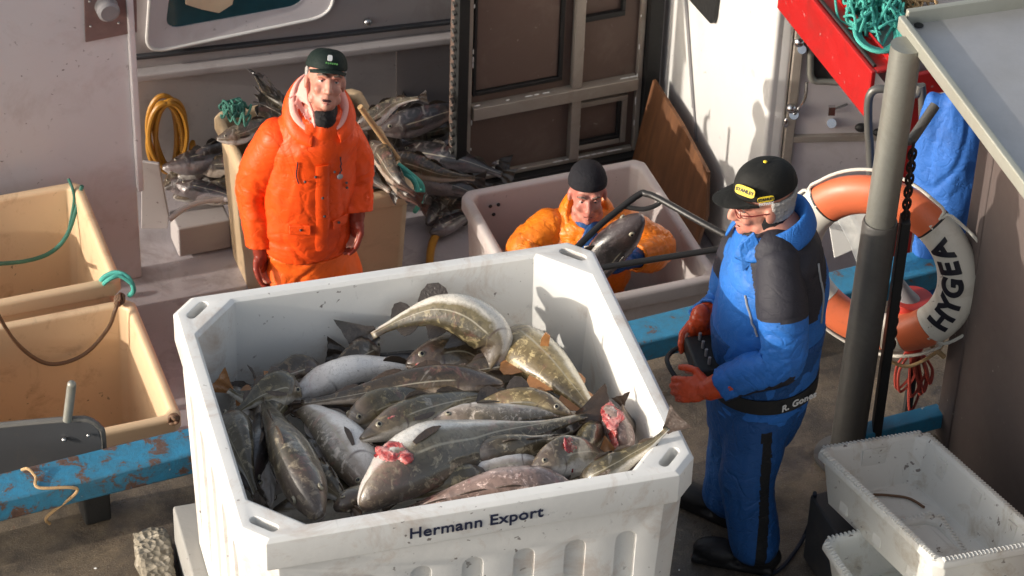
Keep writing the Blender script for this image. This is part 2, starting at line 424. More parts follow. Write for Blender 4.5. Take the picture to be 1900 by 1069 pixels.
def fishmat(name, back, flank, belly, pink=.25, edge=0.0, line=True):
    q = N(name)
    at = q.n('ShaderNodeAttribute'); at.attribute_name = 'tone'; ar = at.outputs['Fac']     # 1 back .. 0 belly
    al = q.n('ShaderNodeAttribute'); al.attribute_name = 'along'
    nz = q.noise(9, 5, .65); mot = q.noise(34, 4, .7)
    a2 = q.math('ADD', ar, q.math('MULTIPLY_ADD', nz, .34, -.17 + edge))
    a2 = q.math('ADD', a2, q.math('MULTIPLY_ADD', mot, .14, -.07))
    col = q.ramp(a2, [(.0, belly), (.30, tuple(b * .92 for b in belly)), (.42, flank), (.62, tuple((x + y) / 2 for x, y in zip(flank, back))), (.80, back)])
    spots = q.ramp(q.noise(46, 3, .6, dist=.5), [(.50, 0), (.62, .55)])
    pale = q.ramp(q.noise(30, 4, .65, dist=.9), [(.54, 0), (.62, .6)])
    col = q.mix(q.math('MULTIPLY', pale, q.ramp(a2, [(.45, 0), (.6, 1)])), col, tuple(min(1, x * 1.9) for x in flank))
    sp2 = q.math('MULTIPLY', spots, q.ramp(a2, [(.35, 0), (.55, 1)]))
    col = q.mix(sp2, col, tuple(x * .45 for x in back))
    vein = q.ramp(q.noise(24, 3, .55, dist=2.2), [(.47, 0), (.50, .38), (.53, 0)])
    col = q.mix(q.math('MULTIPLY', vein, q.ramp(a2, [(.1, 1), (.6, .3)])), col, tuple(x * .55 for x in flank))
    if line:
        ll = q.ramp(ar, [(.575, 0), (.592, .75), (.608, .75), (.625, 0)])
        ll = q.math('MULTIPLY', ll, q.ramp(al.outputs['Fac'], [(.24, 0), (.27, 1)]))
        col = q.mix(ll, col, (.40, .36, .27))
    pk = q.ramp(q.noise(7, 6, .75, dist=1.4), [(.56, 0), (.68, pink)])
    col = q.mix(pk, col, (.48, .15, .14))
    dots = q.ramp(q.noise(70, 2), [(.72, 0), (.76, .5)])
    col = q.mix(dots, col, (.10, .03, .03))
    col = q.mix(q.math('MULTIPLY', q.ramp(q.noise(13, 4, .6, dist=1), [(.62, 0), (.70, .5)]), .6), col, (.62, .58, .52))
    # gill cover edge and the slit of the mouth
    def band(x, c, w): return q.math('MAXIMUM', q.math('SUBTRACT', 1.0, q.math('MULTIPLY', q.math('ABSOLUTE', q.math('SUBTRACT', x, c)), 1 / w)), 0.0)
    alf = al.outputs['Fac']
    gl = q.math('MULTIPLY', band(q.math('MULTIPLY_ADD', q.math('POWER', q.math('ABSOLUTE', q.math('SUBTRACT', ar, .45)), 2.0), .25, alf), .235, .010), band(ar, .42, .42))
    mo = q.math('MULTIPLY', band(ar, .29, .035), q.ramp(alf, [(.055, 1), (.085, 0)]))
    hd = q.ramp(alf, [(.16, .35), (.25, 0)])
    col = q.mix(hd, col, (.13, .085, .075))
    col = q.mix(q.math('MULTIPLY', q.math('MAXIMUM', gl, mo), .85), col, (.045, .012, .012))
    n1 = q.bump(q.noise(75, 4, .65), .35, .004); n2 = q.bump(q.noise(11, 5, .6, st=(1, 1, 1)), .5, .015, n1)
    m_ = q.fin(col, q.math('MULTIPLY_ADD', q.noise(20, 3), .3, .28), 0, n2)
    q.b.inputs['Coat Weight'].default_value = .9; q.b.inputs['Coat Roughness'].default_value = .07
    q.b.inputs['Specular IOR Level'].default_value = .6
    return m_
FM = {
 'olive': fishmat('cod_skin_olive', (.055, .042, .018), (.18, .145, .075), (.72, .67, .58), pink=.15),
 'grey': fishmat('cod_skin_grey', (.058, .044, .024), (.21, .175, .115), (.72, .69, .64)),
 'brown': fishmat('cod_skin_brown', (.036, .024, .013), (.105, .072, .038), (.50, .41, .33)),
 'gold': fishmat('cod_skin_gold', (.15, .105, .040), (.38, .30, .15), (.70, .64, .50), pink=.2),
 'belly': fishmat('cod_skin_pale', (.15, .12, .08), (.46, .40, .34), (.84, .80, .76), pink=.3, edge=-.12),
 'pink': fishmat('cod_skin_pink', (.24, .16, .13), (.54, .40, .36), (.72, .58, .54), pink=.6, line=False),
 'dark': fishmat('cod_skin_dark', (.016, .014, .016), (.055, .048, .050), (.22, .19, .19), pink=.12),
}
M['fin'] = plain('cod_fin_brown', (.065, .042, .028), .35, var=.4, scale=40, bump=.8, bs=90, Coat_Weight=.5)
M['finor'] = plain('cod_fin_orange', (.38, .17, .06), .4, var=.35, scale=30, bump=.8, bs=90, Coat_Weight=.5)
M['findark'] = plain('cod_fin_dark', (.035, .026, .020), .35, var=.4, scale=40, bump=.8, bs=90, Coat_Weight=.5)
def flesh():
    q = N('bloody_flesh'); f = q.noise(15, 5, .65, dist=1.6)
    col = q.ramp(f, [(.30, (.20, .008, .012)), (.44, (.42, .06, .055)), (.56, (.55, .22, .20)), (.75, (.66, .42, .38))])
    return q.fin(col, .2, 0, q.bump(f, .9, .015), Coat_Weight=.6)
M['flesh'] = flesh()
M['gill'] = plain('dark_red_gill', (.20, .008, .012), .25, var=.5, scale=50, bump=1, bs=70, Coat_Weight=.6)
M['fisheye'] = plain('fish_eye_ring', (.30, .27, .20), .15, var=.1, bump=0)
M['pupil'] = plain('fish_pupil', (.006, .006, .008), .08, var=0, bump=0)

# ------------------------------------------------------------------ directions of the boat and the quay
PB = R_(21); BU = V((math.cos(PB), math.sin(PB), 0)); BV = V((-math.sin(PB), math.cos(PB), 0)); UP = V((0, 0, 1))
PQ = R_(24); QU = V((math.cos(PQ), math.sin(PQ), 0)); QV = V((-math.sin(PQ), math.cos(PQ), 0))
ZD = -1.35
# rail line
RA = S(0, 931, z=.25)          # point on the rail's near top edge
# ------------------------------------------------------------------ ground, quay, water
mb = MB(); mb.box((0, 0, 0), (500, 500, .1)); wa = mb.build('water', M['water'], smooth=False); wa.location = (0, 100, -2.6); tag(wa, kind='structure')
mb = MB()
c = RA + QU * 2 + QV * (.24 - 30); c.z = -2
mb.box(c, (80, 60, 4), (QU, QV, UP)); q_ = mb.build('quay', M['quay'], smooth=False); tag(q_, kind='structure')
# rail
rail = empty('quay_rail', RA, 'blue painted rusty steel rail running along the quay edge', 'rail')
mb = MB(); mb.box(RA + QU * 2.0 + QV * .075 + V((0, 0, -.05)), (14, .15, .10), (QU, QV, UP)); mb.build('beam', M['rail'], rail, bevel=.012)
for t in (-1.4, .36, 2.2, 4.1):
    mb = MB(); mb.box(RA + QU * t + QV * .08 + V((0, 0, -.175)), (.10, .10, .15), (QU, QV, UP)); mb.build('support', M['rubber'], rail, bevel=.01)
# ------------------------------------------------------------------ fishing boat
boat = empty('fishing_boat', S(600, 300, z=ZD), 'white fishing boat with pale bulkheads moored beyond the blue rail', 'boat')
mb = MB()
c = V((0, 13.9, ZD - .06)) ; mb.box(c, (14, 8.4, .12), (BU, BV, UP)); mb.build('deck', M['deck'], boat, smooth=False)
mb = MB(); mb.box(V((0, 13.9, ZD - .9)), (13.9, 8.3, 1.5), (BU, BV, UP)); mb.build('hull', M['cabinwhite'], boat, smooth=False)
# left wheelhouse wall
C = S(264, 515, z=ZD)
mb = MB(); mb.box(C - BU * 1.5 + BV * .04 + UP * 1.6, (3.0, .08, 3.2), (BU, BV, UP)); mb.build('wheelhouse_wall', M['pinkwall'], boat, bevel=.008)
# door edge strip on the corner
a = S(275, 345, Y=C.y + .02)
mb = MB(); mb.box(V((C.x, C.y, 0)) + BU * .012 - BV * .01 + UP * ((a.z + 2.0) / 2), (.03, .05, 2.0 - a.z), (BU, BV, UP)); mb.build('door_edge', M['pinkwall'], boat, bevel=.006)
# fitting on the wall (rusty plate, grey boss, bolts)
def onwall(px, py, off=0):
    # intersection with wheelhouse plane
    d = CR * ((px - 950) / FPX) - CU * ((py - 534.5) / FPX) + _f; o = V((0, 0, HC))
    t = ((C - BV * off) - o).dot(BV) / d.dot(BV); return o + d * t
P = [onwall(*q, .004) for q in ((155, -20), (252, -35), (253, 57), (158, 76))]
mb = MB(); mb.prism(P, -BV * .012); pl = mb.build('mounting_plate', M['rust'], boat, smooth=False)
pc = onwall(197, 12, .02); mb = MB(); mb.tube([pc + BV * .01, pc - BV * .05, pc - BV * .06], [.052, .05, .038], 24); mb.build('boss', M['greypaint'], pl)
mb = MB()
for q in ((168, 49), (220, 43), (248, 43), (166, 3), (246, -4)): mb.ell(onwall(*q, .018), .006)
mb.build('bolt', M['bolt'], pl)
# back bulkhead with window
W0 = S(330, 330, z=ZD) ; WD = V((math.cos(R_(18)), math.sin(R_(18)), 0)); WN = V((-WD.y, WD.x, 0))
def onback(px, py, off=0):
    d = CR * ((px - 950) / FPX) - CU * ((py - 534.5) / FPX) + _f; o = V((0, 0, HC))
    t = ((W0 - WN * off) - o).dot(WN) / d.dot(WN); return o + d * t
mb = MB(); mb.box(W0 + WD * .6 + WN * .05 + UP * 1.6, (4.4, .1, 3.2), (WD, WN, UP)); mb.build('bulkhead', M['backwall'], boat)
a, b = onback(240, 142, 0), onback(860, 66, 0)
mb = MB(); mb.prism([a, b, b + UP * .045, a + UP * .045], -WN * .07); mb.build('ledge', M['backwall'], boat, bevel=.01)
a2, b2 = onback(240, 108, 0), onback(860, 38, 0)
mb = MB(); mb.prism([a2, b2, b2 + UP * .022, a2 + UP * .022], -WN * .03); mb.build('trim', M['darkplate'], boat, bevel=.006)
# frame around window: rounded
def rrect(pts, r=.25, n=6):
    o = []; k = len(pts)
    for i in range(k):
        p, a, b = V(pts[i]), V(pts[i - 1]), V(pts[(i + 1) % k])
        s = p.lerp(a, r); e = p.lerp(b, r)
        for j in range(n + 1):
            t = j / n; o.append((1 - t) ** 2 * s + 2 * t * (1 - t) * p + t * t * e)
    return o
wo = [onback(*q) for q in ((285, -170), (650, -215), (610, 22), (268, 92))]
wi = [onback(*q) for q in ((330, -150), (600, -190), (560, 6), (305, 52))]
mb = MB()
o_ = rrect(wo, .12); i_ = rrect(wi, .12); n = len(o_)
off = -WN * .035
vs = o_ + i_ + [p + off for p in o_] + [p + off * .5 for p in i_]
fs = [(k, (k + 1) % n, n + (k + 1) % n, n + k) for k in range(n)] + [(2 * n + k, 3 * n + k, 3 * n + (k + 1) % n, 2 * n + (k + 1) % n) for k in range(n)]
fs += [(k, 2 * n + k, 2 * n + (k + 1) % n, (k + 1) % n) for k in range(n)] + [(n + k, n + (k + 1) % n, 3 * n + (k + 1) % n, 3 * n + k) for k in range(n)]
mb.add(vs, fs); wf = mb.build('window', M['pinkwall'], boat)
mb = MB(); mb.prism([p - WN * .004 for p in i_], -WN * .006); mb.build('pane', M['glass'], wf, smooth=False)
mb = MB(); mb.tube([p + off for p in o_], .009, 8, closed=True); mb.build('seal', M['cabinwhite'], wf)
# cream board lying behind the pane's top edge
mb = MB(); mb.prism([onback(*q, .012) for q in ((345, -40), (437, -30), (430, 5), (405, 21), (372, 14), (343, 5))], -WN * .02)
tag(mb.build('foam_scrap', M['foam'], bevel=.004), 'scrap of cream coloured foam stuck at the dark boat window', 'scrap')
mb = MB(); mb.ell(onback(682, 41, .03), .02); mb.tube([onback(682, 41, .0), onback(682, 41, .03)], .012, 10); mb.build('knob', M['bolt'], boat)
# flat panel painted darker in place of the recessed bay at right
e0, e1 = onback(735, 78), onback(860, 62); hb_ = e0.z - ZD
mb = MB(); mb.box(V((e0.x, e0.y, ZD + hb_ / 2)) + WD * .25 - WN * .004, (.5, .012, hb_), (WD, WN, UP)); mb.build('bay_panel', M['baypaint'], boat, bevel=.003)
# ---- aluminium framed panel (big door frame) on deck
PA = S(836, 362, z=ZD + .02); PBt = S(1203, 290, z=ZD + .02); PD = (PBt - PA).normalized(); PN = V((-PD.y, PD.x, 0)); PLn = (PBt - PA).length
def onpan(px, py, off=0):
    d = CR * ((px - 950) / FPX) - CU * ((py - 534.5) / FPX) + _f; o = V((0, 0, HC))
    t = ((PA - PN * off) - o).dot(PN) / d.dot(PN); p = o + d * t; return ((p - PA).dot(PD), p.z)
door = empty('framed_door', PA, 'tall aluminium framed brown panel door with black rubber edge behind the white tub', 'door')
HT = 2.3
def pb(u0, u1, z0, z1, y0, y1, m_, name, par=door, bev=.004):
    mb = MB(); mb.box(PA + PD * ((u0 + u1) / 2) - PN * ((y0 + y1) / 2) + UP * ((z0 + z1) / 2 - PA.z), (abs(u1 - u0), abs(y1 - y0), abs(z1 - z0)), (PD, PN, UP))
    return mb.build(name, m_, par, bevel=bev)
z0 = PA.z
bk = pb(0, PLn, z0, z0 + HT, -.05, .0, M['brownpanel'], 'panel')
pb(0, .055, z0, z0 + HT, .002, .07, M['rubber'], 'black_seal'); pb(PLn - .075, PLn, z0, z0 + HT, .002, .07, M['rubber'], 'black_seal')
pb(.0565, PLn - .0765, z0, z0 + .075, .002, .07, M['rubber'], 'black_seal')
ua, za = onpan(880, 190); ub, zb = onpan(1172, 148); um, zm = onpan(1061, 250)
zbar = (onpan(1000, 178)[1])
pb(.058, .085, z0 + .08, z0 + HT, .002, .035, M['alu'], 'frame_bar'); pb(PLn - .105, PLn - .078, z0 + .08, z0 + HT, .002, .035, M['alu'], 'frame_bar')
pb(.088, PLn - .108, z0 + .08, z0 + .105, .002, .035, M['alu'], 'frame_bar')
pb(.088, PLn - .108, zbar - .035, zbar + .035, .002, .06, M['alu'], 'frame_bar')
pb(um - .028, um + .022, z0 + .108, zbar - .038, .002, .05, M['alu'], 'frame_bar')
pb(um - .028, um + .022, zbar + .038, z0 + HT, .002, .05, M['alu'], 'frame_bar')
# framed panes
def pane(px0, py0, px1, py1, off=.0):
    u0, zt = onpan(px0, py0); u1, zb_ = onpan(px1, py1)
    return u0, u1, zb_, zt
u0, u1 = onpan(880, 150)[0], onpan(1033, 130)[0]; zb_ = onpan(955, 152)[1]
for (a_, b_, c_, d_) in ((u0, u1 + .02, zb_ - .022, zb_), (u1, u1 + .02, zb_ + .002, z0 + HT), (u0 - .016, u0 - .001, zb_ - .022, z0 + HT)):
    pb(a_, b_, c_, d_, .002, .03, M['rubber'], 'pane_seal', bev=.003)
pb(u0 + .002, u1 - .002, zb_ + .002, z0 + HT - .01, .002, .016, M['brownpanel'], 'pane')
u0, u1 = onpan(1068, 250)[0], onpan(1140, 240)[0]; zb_, zt = onpan(1105, 252)[1], onpan(1105, 190)[1]
for (a_, b_, c_, d_, mm) in ((u0, u1 + .018, zb_ - .02, zb_, M['rubber']), (u1, u1 + .018, zb_ + .002, zt, M['rubber']), (u0, u1 + .05, zt + .002, zt + .03, M['alu']), (u1 + .02, u1 + .05, zb_ - .05, zt, M['alu']), (u0, u1 + .018, zb_ - .05, zb_ - .022, M['alu'])):
    pb(a_, b_, c_, d_, .002, .03, mm, 'pane_seal' if mm is M['rubber'] else 'frame_bar', bev=.003)
u0, u1 = onpan(1072, 30)[0], onpan(1150, 20)[0]; zb_ = onpan(1110, 22)[1]
for (a_, b_, c_, d_, mm) in ((u0, u1 + .018, zb_ - .03, zb_, M['rubber']), (u1, u1 + .018, zb_ + .002, zb_ + .5, M['rubber'])):
    pb(a_, b_, c_, d_, .002, .03, mm, 'pane_seal', bev=.003)
# rivets and sealant blobs along the frame
mb = MB(); rnd = random.Random(3)
for k in range(46):
    u = rnd.uniform(.09, PLn - .11); z = rnd.choice([z0 + .107, zbar - .037, zbar + .037, z0 + .107])
    p = PA + PD * u - PN * .036 + UP * (z - PA.z); mb.ell(p, (rnd.uniform(.006, .022), .004, .004), (PD, PN, UP), 8, 5)
for k in range(40):
    z = rnd.uniform(z0 + .1, z0 + 1.6); u = rnd.choice([.087, PLn - .107, um + .024])
    p = PA + PD * u - PN * .036 + UP * (z - PA.z); mb.ell(p, (.004, .004, rnd.uniform(.006, .02)), (PD, PN, UP), 8, 5)
mb.build('sealant', M['whiteprint'], door)
mb = MB()
for k in range(30): mb.box(PA + PD * -.012 - PN * .03 + UP * (.04 + k * .05), (.014, .03, .014), (PD, PN, UP))
mb.build('edge_strip', M['galvdark'], door)
# ---- cabin on the right: side wall facing left, front with door
CB = S(1212, 290, z=ZD) + PN * .0
CF = V((1.125, 11.24, ZD))
cdv = (CF - CB); cdv.z = 0; clen = cdv.length; cdv.normalize(); cn = V((-cdv.y, cdv.x, 0)); cn = cn if cn.x > 0 else -cn
mb = MB(); mb.box(CB + cdv * (clen / 2) + cn * .04 + UP * 1.6, (clen, .08, 3.2), (cdv, cn, UP)); cw = mb.build('cabin_side', M['cabinwhite'], boat, bevel=.02, seg=4)
DU = V((math.cos(R_(6)), math.sin(R_(6)), 0)); DV = V((-DU.y, DU.x, 0))
# frame strip at the corner and door face
mb = MB(); mb.box(V((CF.x, CF.y, ZD + 1.6)) + DU * .115 + DV * .03, (.045, .06, 3.2), (DU, DV, UP)); mb.build('door_jamb', M['alu'], boat, bevel=.006)
mb = MB(); mb.box(V((CF.x, CF.y, ZD + 1.6)) + DU * .045 + DV * .035, (.09, .05, 3.2), (DU, DV, UP)); mb.build('cabin_corner', M['cabinwhite'], boat, bevel=.02)
mb = MB(); mb.box(V((CF.x, CF.y, ZD + 1.6)) + DU * .53 + DV * .05, (.78, .05, 3.2), (DU, DV, UP)); cdoor = mb.build('cabin_door', M['doorlilac'], boat, bevel=.004)
def ondoor(px, py, off=0):
    d = CR * ((px - 950) / FPX) - CU * ((py - 534.5) / FPX) + _f; o = V((0, 0, HC)); q = V((CF.x, CF.y, 0)) + DV * (.024 - off)
    t = (q - o).dot(DV) / d.dot(DV); return o + d * t
mb = MB(); a, b = ondoor(1462, 250), ondoor(1650, 262); b.z = a.z = (a.z + b.z) / 2 + .01
mb.box((a + b) / 2 - DV * .01, ((b - a).length, .025, .035), (DU, DV, UP)); mb.build('door_rib', M['alu'], cdoor, bevel=.004)
# window opening with rounded steel frame
wp = rrect([ondoor(*q) for q in ((1503, 20), (1620, 10), (1600, 152), (1503, 148))], .14)
mb = MB(); mb.prism(wp, -DV * .006); mb.build('window', M['rubber'], cdoor, smooth=False)
mb = MB(); mb.tube([p - DV * .01 for p in wp], .016, 10, closed=True); mb.build('window_frame', M['galv'], cdoor)
# lever handle, knobs
mb = MB(); mb.tube(smoothpath([ondoor(1497, 152, .05), ondoor(1494, 180, .07), ondoor(1484, 200, .07), ondoor(1473, 213, .04)]), .008, 8)
mb.tube([ondoor(1473, 213, 0), ondoor(1473, 213, .05)], .022, 14); mb.ell(ondoor(1468, 201, .03), .024); mb.ell(ondoor(1458, 228, .02), (.012, .012, .028)); mb.build('handle', M['chrome'], cdoor)
mb = MB(); mb.ell(ondoor(1483, 78, .02), .026); mb.tube([ondoor(1488, 92, 0), ondoor(1488, 92, .05)], .02, 14); mb.build('handle', M['chrome'], cdoor)
mb = MB(); mb.tube([ondoor(1543, 229, 0), ondoor(1543, 229, .035)], .022, 14); mb.tube([ondoor(1541, 205, .04), ondoor(1573, 193, .04)], .006, 8); mb.box(ondoor(1543, 205, .04), (.03, .02, .045), (DU, DV, UP)); mb.build('latch', M['chrome'], cdoor)
mb = MB(); mb.ell(ondoor(1598, 237, .03), (.03, .02, .022)); mb.build('hinge', M['rubber'], cdoor); mb = MB(); mb.ell(ondoor(1631, 246, .03), (.03, .02, .02)); mb.build('hinge', M['rubber'], cdoor)
# dark window high on the cabin side, seam lines
def onside(px, py, off=0):
    d = CR * ((px - 950) / FPX) - CU * ((py - 534.5) / FPX) + _f; o = V((0, 0, HC)); q = CB - cn * off
    t = (q - o).dot(cn) / d.dot(cn); return o + d * t
mb = MB(); mb.prism(rrect([onside(*q, .002) for q in ((1278, -60), (1345, -70), (1330, 48), (1285, -2))], .15), -cn * .02); mb.build('window', M['rubber'], boat, smooth=False)
mb = MB(); mb.tube([onside(1272, -20, .006), onside(1292, 262, .006)], .006, 8); mb.build('drain_pipe', M['greypaint'], boat)
mb = MB(); mb.tube([onside(1268, -20, .01), onside(1284, 200, .01)], .009, 8); mb.build('cable_pipe', M['cabinwhite'], boat)
# plywood
P = [onside(*q, .09) for q in ((1211, 148), (1262, 228), (1312, 320), (1310, 400))]
b0 = V((P[3].x, P[3].y, ZD)) - cn * .06; b1 = V((P[0].x, P[0].y, ZD)) - cn * .1
mb = MB(); mb.prism([P[0], P[1], P[2], P[3], b0, b1], cn * .018)
tag(mb.build('plywood_sheet', M['ply'], bevel=.002), 'orange brown plywood sheet leaning on the white cabin side', 'plywood')
# ---- locker with red steel edge
ZL = .42
rb0 = S(1430, -10, z=.30); rb1 = S(1606, 222, z=.30)
rd = (S(1606, 200, z=.45) - S(1430, -20, z=.45)); rd.z = 0; rd.normalize(); rn = V((-rd.y, rd.x, 0)); rn = rn if rn.x > 0 else -rn
locker = empty('red_edged_platform', rb1, 'grey platform with thick red steel side beams beside the cabin door', 'platform')
mb = MB()
e = rb1
mb.box(e - rd * 1.0 + rn * .012 + UP * .12, (2.0, .024, .24), (rd, rn, UP))          # lit side web
mb.box(e - rd * 1.0 + rn * .070 + UP * .232, (2.0, .090, .016), (rd, rn, UP))         # top flange
mb.box(e - rd * 1.0 + rn * .108 + UP * .250, (2.0, .012, .03), (rd, rn, UP))
mb.build('red_beam', M['red'], locker, bevel=.006)
mb = MB(); mb.tube([e - rd * 2.0 + rn * .030 + UP * .246, e - rd * .03 + rn * .030 + UP * .246], .008, 8); mb.build('black_strip', M['rubber'], locker)
mb = MB(); mb.box(e - rd * .012 + rn * .6 + UP * .12, (.024, .95, .12), (rd, rn, UP)); mb.build('red_beam', M['red'], locker, bevel=.006)
mb = MB(); mb.box(e - rd * 1.05 + rn * .65 + UP * .16, (1.96, 1.06, .12), (rd, rn, UP)); mb.build('platform_top', M['stainless'], locker, bevel=.006)
for k in (.12, 1.7):
    mb = MB(); mb.box(e - rd * k + rn * .3 + UP * (-.78), (.1, .1, 1.62), (rd, rn, UP)); mb.build('leg', M['red'], locker, bevel=.006)
ZT = e.z + .22
# teal net heap
def tangle(c, rx, ry, rz, n, r, mat, name, label, cat, seed, ax=(V((1, 0, 0)), V((0, 1, 0))), kind=None, loops=1):
    rnd = random.Random(seed); mb = MB()
    for k in range(n):
        a = rnd.uniform(0, 6.28); s = rnd.uniform(.35, 1); cc = V(c) + ax[0] * rnd.uniform(-.5, .5) * rx + ax[1] * rnd.uniform(-.5, .5) * ry
        pts = []
        for j in range(9):
            t = a + j * .7 * rnd.uniform(.7, 1.2); q = s * rnd.uniform(.5, 1)
            pts.append(cc + ax[0] * math.cos(t) * rx * q * .7 + ax[1] * math.sin(t) * ry * q * .7 + UP * (rnd.uniform(0, 1) ** 1.3 * rz * (1.1 - q * .8) + r + .012))
        mb.tube(smoothpath(pts, 5), r, 6)
    o = mb.build(name, mat); return tag(o, label, cat, kind=kind)
tangle(S(1618, 20, z=ZT), .17, .30, .14, 46, .006, M['tealrope'], 'net_rope', 'tangled teal rope heaped on the grey platform', 'rope', 5)
mb = MB()
for k in range(3):
    cc = S(1628, 66 + 3 * k, z=ZT + .02); mb.tube([cc + V((math.cos(t) * (.075 + .012 * k), math.sin(t) * (.12 + .012 * k), .010 * k + .01)) for t in [i * 6.283 / 30 for i in range(30)]], .009, 8, closed=True)
tag(mb.build('rope_coil', M['tealrope']), 'teal rope ring lying in front of the heaped teal rope', 'rope')
tangle(S(1690, 5, z=ZT), .12, .16, .10, 22, .005, M['tanrope'], 'netting', 'pale beige netting bunched beside the teal rope', 'net', 8)

# ------------------------------------------------------------------ fish tubs
def ring(hl, hw, ch, z, rch=0):
    return [(-hl + ch, -hw, z), (hl - ch, -hw, z), (hl, -hw + ch, z), (hl, hw - ch, z), (hl - ch, hw, z), (-hl + ch, hw, z), (-hl, hw - ch, z), (-hl, -hw + ch, z)]

def tubmesh(L, W, H, rim=.06, lip_h=.10, lip_out=.02, taper=.05, ch=(.05, .05, .05), floor=.08):
    """ch: chamfers of lip outside, body outside, inside"""
    l, w_ = L / 2, W / 2; co, cb, ci = ch
    wall = rim + .0
    bl, bw = l - lip_out, w_ - lip_out
    rs = [ring(bl - taper, bw - taper, cb, 0), ring(bl - .004, bw - .004, cb, H - lip_h), ring(l, w_, co, H - lip_h + .012), ring(l, w_, co, H - .012), ring(l - .012, w_ - .012, co, H),
          ring(l - wall + .01, w_ - wall + .01, ci, H), ring(l - wall, w_ - wall, ci, H - .012), ring(l - wall - taper * .8, w_ - wall - taper * .8, ci * .8, floor)]
    mb = MB(); mb.rings([[V(p) for p in r] for r in rs]); return mb
def bool_bevel(base, cutter, bev=.008, seg=3):
    o = tmp(base.mesh()); c = tmp(cutter.mesh())
    md = o.modifiers.new('b', 'BOOLEAN'); md.operation = 'DIFFERENCE'; md.object = c; md.solver = 'EXACT'; md.use_self = True
    bv = o.modifiers.new('v', 'BEVEL'); bv.width = bev; bv.segments = seg; bv.limit_method = 'ANGLE'; bv.angle_limit = R_(28)
    me = baked(o); kill(o); kill(c); return me

def capsule_prism(mb, c, axu, axv, axn, hw, hh, depth, n=8):
    """rounded slot centred at c: half width hw along axu, half height hh along axv, cut along axn"""
    pts = []
    if hh >= hw:
        for k in range(n + 1): t = math.pi * k / n; pts.append(c + axu * (hw * math.cos(t)) + axv * (hh - hw + hw * math.sin(t)))
        for k in range(n + 1): t = math.pi + math.pi * k / n; pts.append(c + axu * (hw * math.cos(t)) + axv * (-(hh - hw) + hw * math.sin(t)))
    else:
        for k in range(n + 1): t = -math.pi / 2 + math.pi * k / n; pts.append(c + axu * (hw - hh + hh * math.cos(t)) + axv * (hh * math.sin(t)))
        for k in range(n + 1): t = math.pi / 2 + math.pi * k / n; pts.append(c + axu * (-(hw - hh) + hh * math.cos(t)) + axv * (hh * math.sin(t)))
    mb.prism([p - axn * depth for p in pts], axn * depth * 2)

TC = V((-.2632, 7.4669, 0)); TZ = 1.265; TY = .29481079; TL, TW, TH = 1.46, 1.231, 1.0
TU = V((math.cos(TY), math.sin(TY), 0)); TV = V((-math.sin(TY), math.cos(TY), 0))
def T(a, b, z): return TC + TU * a + TV * b + UP * z      # tub-local to world
base = tubmesh(TL, TW, TH, rim=.056, lip_h=.135, lip_out=.010, taper=.030, ch=(.070, .095, .155))
cut = MB(); X_, Y_, Z_ = V((1, 0, 0)), V((0, 1, 0)), V((0, 0, 1))
for sx in (-1, 1):
    for sy in (-1, 1):     # hand slots through the rim corners
        d1 = V((sx, sy, 0)).normalized(); d2 = V((-sy, sx, 0)).normalized()
        c_ = V((sx * (TL / 2 - .088), sy * (TW / 2 - .088), TH)) + d1 * .012
        capsule_prism(cut, c_, d2, d1, Z_, .050, .017, .07)
fz = -TW / 2 + .022 + .018
for k in range(7):        # pockets on the long faces
    x = -.555 + k * .168
    for s in (-1, 1):
        capsule_prism(cut, V((x + .05, s * (TW / 2 - .024), .44)), X_, Z_, Y_, .034, .33 , .018)
for k in range(5):
    y = -.36 + k * .18
    for s in (-1, 1):
        capsule_prism(cut, V((s * (TL / 2 - .024), y, .42)), Y_, Z_, X_, .042, .35, .018)
me = bool_bevel(base, cut, .022, 5)
tub = link('fish_tub', me, M['tubwhite']); auto(tub, 50); tub.location = TC + UP * (TZ - TH); tub.rotation_euler = (0, 0, TY)
tag(tub, 'large white plastic fish tub full of cod with Hermann Export printed on it', 'fish tub')

def textmesh(s, size, extr=.002, bold=0.0, spacing=1.0, shear=0):
    cu = bpy.data.curves.new('t', 'FONT'); cu.body = s; cu.size = size; cu.extrude = extr; cu.offset = bold; cu.align_x = 'CENTER'; cu.align_y = 'CENTER'; cu.space_character = spacing; cu.shear = shear
    o = tmp(cu); me = baked(o); kill(o); return me
def place(me, name, mat, parent, c, ax, ay):
    az = ax.cross(ay).normalized(); mt = Matrix((ax.normalized(), ay.normalized(), az)).transposed().to_4x4(); mt.translation = c
    me.transform(mt); return link(name, me, mat, parent, smooth=False)
def fine(me, cuts=3):
    bm = bmesh.new(); bm.from_mesh(me); bmesh.ops.triangulate(bm, faces=bm.faces)
    for _ in range(2): bmesh.ops.subdivide_edges(bm, edges=[e for e in bm.edges if e.calc_length() > .012], cuts=2, use_grid_fill=False); bmesh.ops.triangulate(bm, faces=bm.faces)
    bm.to_mesh(me); bm.free(); return me
me = textmesh('Hermann Export', .060, .001, .0009, 1.05)
tc = S(884, 971, z=1.195); fd = -TV
lp = T(0, -TW / 2, 0); dist = (tc - lp).dot(fd); 
d = CR * ((884 - 950) / FPX) - CU * ((971 - 534.5) / FPX) + _f; t_ = (lp - TV * .0035 - V((0, 0, HC))).dot(TV) / d.dot(TV); tc = V((0, 0, HC)) + d * t_
place(me, 'lettering', M['navyprint'], tub, tc, TU, UP)

